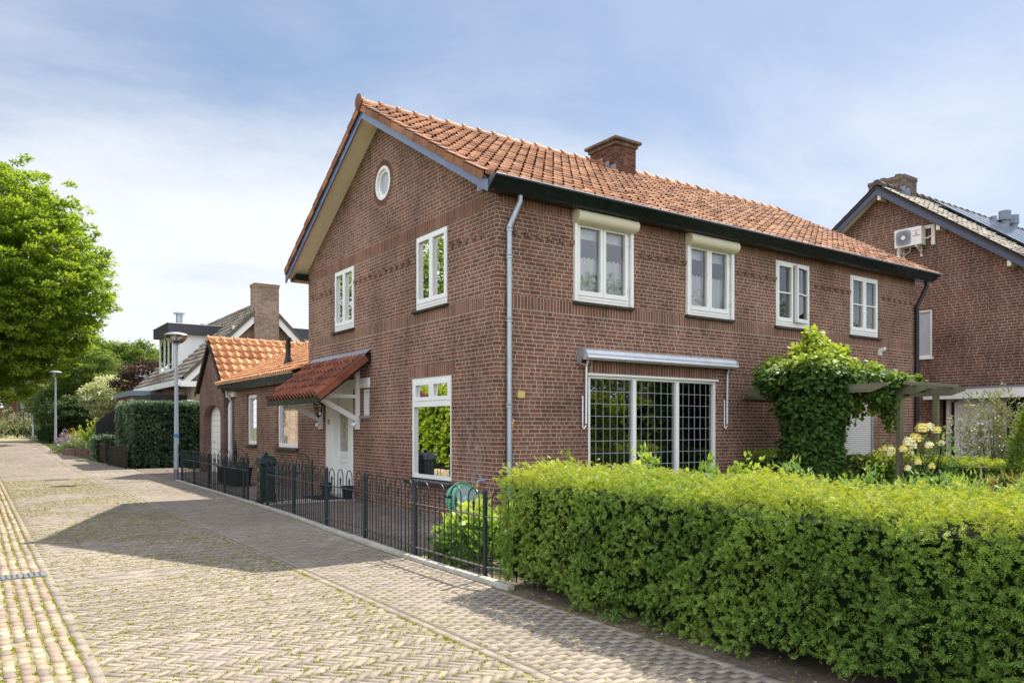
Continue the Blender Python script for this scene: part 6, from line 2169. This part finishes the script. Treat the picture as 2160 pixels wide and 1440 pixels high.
np_ = thing('house_number', 'small brass house number plate on the left door frame', 'sign', (-0.013, 6.70, 1.62))
MB().box((-0.022, 6.645, 1.565), (-0.0125, 6.745, 1.68)).build('plate', M['brassn'], np_)
text_mesh('33', 0.075, M['cream'], np_, (-0.0235, 6.695, 1.622), (R(90), 0, R(-90)))
pl = thing('wall_plate', 'small blank yellow brass plate on the front wall beside the grey downpipe', 'sign', (0.455, -0.005, 2.01))
MB().box((0.385, -0.022, 1.955), (0.525, -0.004, 2.065)).build('plate', M['brass'], pl, bevel=0.003)
b = MB()
for u in (0.40, 0.51):
    for z in (1.97, 2.05):
        b.ball((u, -0.023, z), 0.005, 6, 4)
b.build('screw', M['letter'], pl)
os_ = thing('enamel_sign', 'small orange sign half hidden behind the grey downpipe', 'sign', (0.27, -0.006, 1.55))
MB().box((0.205, -0.016, 1.455), (0.315, -0.004, 1.635)).build('plate', M['orange'], os_, bevel=0.003)
b = MB()
for i, z in enumerate((1.49, 1.51, 1.535, 1.56, 1.585, 1.60)):
    u = 0.245 + 0.012 * i
    b.box((u, -0.018, z), (u + 0.016 + 0.006 * (i % 2), -0.0165, z + 0.013))
b.build('lettering', M['white'], os_)
we = thing('wall_fitting', 'small white angled fitting on the wall below the last upper window', 'fitting', (10.66, 0, 3.26))
b = MB()
b.prism([(10.60, -0.002, 3.16), (10.60, -0.002, 3.30), (10.60, -0.16, 3.34), (10.60, -0.14, 3.27), (10.60, -0.06, 3.24), (10.60, -0.05, 3.16)], (0.08, 0, 0))
b.build('housing', M['white'], we)
tp = thing('garden_tap', 'steel garden tap with orange-yellow hose connector on the brick corner', 'tap', (-0.02, 0.34, 0.66))
b = MB()
b.lathe([(0.035, 0.0), (0.035, 0.008), (0.016, 0.01)], (0, 0, 0), 12)
tb = b.mesh('rosette', M['steel'])
o = link('rosette', tb, tp, (0.018, 0, 0.02))
o.rotation_euler = (0, R(-90), 0)
b = MB()
b.tube([(0.0, 0.34, 0.68), (-0.05, 0.34, 0.68), (-0.09, 0.36, 0.675), (-0.105, 0.37, 0.655), (-0.105, 0.37, 0.63)], 0.013, 8)
b.tube([(-0.06, 0.34, 0.68), (-0.06, 0.34, 0.735)], 0.008, 6)
b.tube([(-0.06, 0.315, 0.735), (-0.06, 0.40, 0.745)], 0.006, 6)
b.build('valve', M['steel'], tp, smooth=True)
MB().lathe([(0.018, -0.055), (0.020, -0.05), (0.020, -0.01), (0.014, 0.0)], (-0.105, 0.37, 0.625), 10).build('connector', M['yellow'], tp)
hr = thing('hose_reel', 'pale green wall-mounted garden hose reel beside the tap', 'hose reel', (-0.16, 0.62, 0.38))
n = 24
pr = [(0.225, -0.13), (0.235, -0.10), (0.235, 0.10), (0.225, 0.13)]
vs = [(-0.24 + r * math.cos(2 * math.pi * k / n), 0.62 + s, 0.38 + r * math.sin(2 * math.pi * k / n)) for r, s in pr for k in range(n)]
fs = [(i * n + k, i * n + (k + 1) % n, (i + 1) * n + (k + 1) % n, (i + 1) * n + k) for i in range(3) for k in range(n)] + [tuple(range(n)), tuple(range(3 * n, 4 * n))]
MB().add(vs, fs).build('drum_case', M['hosegreen'], hr, smooth=True, bevel=0.01)
for s in (-0.145, 0.145):
    b = MB()
    b.add([(-0.24 + 0.20 * math.cos(2 * math.pi * k / n), 0.62 + s, 0.38 + 0.20 * math.sin(2 * math.pi * k / n)) for k in range(n)], [tuple(range(n))])
    b.ball((-0.24, 0.62 + s, 0.38), 0.06, 10, 6, (1, 0.4, 1))
    b.build('side_disc', M['hosedark'], hr)
MB().tube([(-0.24 + 0.262 * math.cos(q), 0.62, 0.38 + 0.262 * math.sin(q)) for q in [R(a) for a in range(25, 175, 12)]], 0.013, 8).build('carry_handle', M['hosegreen'], hr)
b = MB()
for k in range(4):
    b.box((-0.482, 0.525 + k * 0.052, 0.405), (-0.470, 0.565 + k * 0.052, 0.445))
b.build('slot', M['black'], hr)
MB().tube([(-0.47, 0.60, 0.36), (-0.49, 0.58, 0.26), (-0.46, 0.57, 0.10), (-0.40, 0.60, 0.02), (-0.30, 0.5, 0.012), (-0.2, 0.35, 0.012)], 0.011, 8).build('hose', M['hose'], hr)
MB().box((-0.10, 0.50, 0.30), (0.0, 0.74, 0.46)).build('wall_bracket', M['greyplate'], hr)

for (x, y, lab) in ((-0.20, 6.36, 'small black square planter left of the front door'), (-0.20, 5.20, 'small black square planter right of the front door')):
    pt = thing('planter', lab, 'planter', (x, y, 0.0), 'black planters by the door')
    b = MB()
    b.lathe([(0.10, 0.03), (0.135, 0.27), (0.145, 0.272), (0.145, 0.30), (0.115, 0.30), (0.110, 0.26)], (x, y, 0), 4)
    b.build('pot', M['black'], pt, bevel=0.006)
    MB().box((x - 0.07, y - 0.07, 0.24), (x + 0.07, y + 0.07, 0.262)).build('potting_soil', M['soil'], pt)
mt_ = MB()
mt_.box((-0.78, 5.35, 0.024), (-0.22, 6.25, 0.040))
for k in range(20):
    mt_.box((-0.77, 5.37 + k * 0.044, 0.0405), (-0.23, 5.39 + k * 0.044, 0.046))
tag(mt_.build('doormat', M['black']), 'dark ribbed doormat in front of the white front door', 'doormat')
tr_ = thing('trough', 'black rectangular plant trough behind the far fence run', 'planter', (-0.85, 11.0, 0.0))
b = MB()
b.prism([(-1.08, 10.2, 0.01), (-0.72, 10.2, 0.01), (-0.66, 10.2, 0.46), (-1.14, 10.2, 0.46)], (0, 1.55, 0))
for k in range(10):
    b.box((-1.15, 10.22 + k * 0.157, 0.06), (-1.10, 10.24 + k * 0.157, 0.44))
b.box((-1.17, 10.17, 0.44), (-0.63, 11.78, 0.475))
b.build('basin', M['black'], tr_)
pp_ = thing('closed_parasol', 'slim dark closed parasol standing behind the far fence run', 'parasol', (-0.75, 11.15, 0.0))
b = MB()
b.lathe([(0.018, 0.0), (0.018, 0.5), (0.05, 0.52), (0.045, 0.85), (0.02, 1.05), (0.012, 1.12), (0.002, 1.16)], (-0.35, 12.9, 0), 10)
b.build('canopy', M['black'], pp_)
ps = thing('parasol', 'white garden parasol showing above the tall ivy hedge', 'parasol', (0.95, 24.6, 0.0))
b = MB()
n = 8
cx_, cy_ = 0.95, 24.6
vs = [(cx_, cy_, 2.66)] + [(cx_ + 0.62 * math.cos(2 * math.pi * k / n), cy_ + 0.62 * math.sin(2 * math.pi * k / n), 2.57) for k in range(n)] + [(cx_ + 1.05 * math.cos(2 * math.pi * k / n), cy_ + 1.05 * math.sin(2 * math.pi * k / n), 2.36) for k in range(n)]
b.add(vs, [(0, 1 + k, 1 + (k + 1) % n) for k in range(n)] + [(1 + k, 1 + n + k, 1 + n + (k + 1) % n, 1 + (k + 1) % n) for k in range(n)])
b.build('canopy', M['parasol'], ps)
MB().tube([(cx_, cy_, 0), (cx_, cy_, 2.65)], 0.025, 8).build('pole', M['alu'], ps)

# ---------------------------------------------------------------- ironwork in the road
dr_ = thing('gully_grate', 'dark iron gully grate in the left gutter strip', 'drain', (-6.10, -0.54, 0))
b = MB()
for k in range(2):
    b.box((-6.31 + k * 0.215, -0.66, -0.01), (-6.13 + k * 0.215 + 0.02, -0.42, 0.012))
b.build('plate', M['steelbase'], dr_, bevel=0.004)
b = MB()
for k in range(8):
    b.box((-6.30 + k * 0.048, -0.64, 0.0122), (-6.285 + k * 0.048, -0.44, 0.016))
b.build('rib', M['rail'], dr_)
MB().box((-6.112, -0.62, -0.01), (-6.098, -0.46, 0.015)).build('bar', M['concrete'], dr_)
mh = thing('road_cover', 'rectangular worn iron cover in the road beyond the house shadow', 'drain', (-4.55, 15.7, 0))
b = MB()
b.box((-4.86, 15.42, -0.01), (-4.22, 15.98, 0.008))
b.build('plate', plain('worn_brown_iron', (0.17, 0.13, 0.10), 0.6, 0.4, 0.2, var=0.3), mh, bevel=0.004)
b = MB()
for k in range(9):
    b.box((-4.84 + k * 0.068, 15.44, 0.0082), (-4.81 + k * 0.068, 15.96, 0.013))
b.build('rib', M['rail'], mh)

# ---------------------------------------------------------------- moss and weeds in the joints, litter on the soil
def tufts(name, n, xr, yr, size, thr, seed, snap=None):
    x = rng.uniform(*xr, n)
    y = yr[0] + (yr[1] - yr[0]) * rng.uniform(0, 1, n) ** 1.5
    P = np.stack([x, y, np.zeros(n)], -1)
    k = vnoise(P, 1.3, seed) * 0.6 + vnoise(P, 5.0, seed + 1) * 0.4 > thr
    k &= P[:, 0] < kerbx(P[:, 1]) + 0.5
    P = P[k]
    if snap is not None:
        j = rng.integers(0, len(snap), len(P) * 3)
        S = snap[j]
        kk = (S[:, 1] < yr[1]) & (vnoise(S, 1.1, seed) * 0.55 + vnoise(S, 4.0, seed + 1) * 0.45 + rng.normal(0, 0.08, len(S)) > thr)
        P = S[kk][:n]
    m = len(P)
    P = np.repeat(P, 5, 0) + rng.normal(0, size * 0.55, (m * 5, 3)) * np.array([1, 1, 0])
    P[:, 2] = gz(P[:, 1]) - 0.003
    D = rng.normal(0, 0.8, (m * 5, 3)) + np.array([0, 0, 0.55])
    D[:, 2] = np.abs(D[:, 2])
    V, F = leaf_geo(P, D, rnd_unit(m * 5), size * rng.uniform(0.5, 1.2, m * 5), size * 0.45)
    o = big_mesh(name, V, F, M['grass'], None, np.clip(rng.normal(0.5, 0.22, m * 5), 0, 1))
    return tag(o, 'moss and small weeds growing in the paving joints', 'moss', kind='stuff')


hb = cc_[k_]
ha = aa_[k_] + q
near = hb[:, 1] < 16
hb, ha = hb[near], ha[near]
e = rng.integers(0, 4, len(hb) * 3)
i3 = np.repeat(np.arange(len(hb)), 3)
t3 = rng.uniform(-0.5, 0.5, len(i3))
lu = np.where(e < 2, t3 * Lb, np.where(e == 2, Lb / 2, -Lb / 2))
lv = np.where(e == 0, Wb / 2, np.where(e == 1, -Wb / 2, t3 * Wb))
sx = hb[i3, 0] + lu * np.cos(ha[i3]) - lv * np.sin(ha[i3])
sy = hb[i3, 1] + lu * np.sin(ha[i3]) + lv * np.cos(ha[i3])
snap = np.stack([sx, sy, 0 * sx], -1)
sr = []
for y in np.arange(-7.5, 14, 0.066):
    m_ = 6
    xx = rng.uniform(-3.66, float(kerbx(y)) - 0.06, m_)
    sr.append(np.stack([xx, np.full(m_, y - 0.033), 0 * xx], -1))
for i in range(10):
    y = rng.uniform(-7.5, 14, 420)
    sr.append(np.stack([np.full(420, -5.9415 - i * 0.087), y, 0 * y], -1))
y = rng.uniform(-7.5, 13, 500)
sr.append(np.stack([-3.755 + 0 * y, y, 0 * y], -1))
y = rng.uniform(-7.5, 13, 700)
sr.append(np.stack([kerbx(y) - 0.025, y, 0 * y], -1))
snap = np.concatenate([snap] + sr)
tufts('joint_moss', 30000, (-6.9, -2.4), (-7.4, 16), 0.016, 0.36, 3, snap)
# dry litter on the soil under the hedge
n = 2600
y = rng.uniform(-8.5, 0.2, n)
x = kerbx(y) + 0.06 + rng.uniform(0, 1, n) ** 1.6 * 1.0
P = np.stack([x, y, np.full(n, -0.008)], -1)
D = rng.normal(0, 1, (n, 3)) * np.array([1, 1, 0.25])
V, F = leaf_geo(P, D, np.array([0, 0, 1.0]) + rng.normal(0, 0.4, (n, 3)), rng.uniform(0.012, 0.05, n), rng.uniform(0.005, 0.02, n))
M['litter'] = leaf_mat('dry_leaf_litter', (0.10, 0.07, 0.045), (0.22, 0.16, 0.10), (0.36, 0.29, 0.19), 0.1)
tag(big_mesh('leaf_litter', V, F, M['litter'], None, rng.uniform(0, 1, n)), 'dry leaf litter on the soil under the yew hedge', 'leaf litter', kind='stuff')
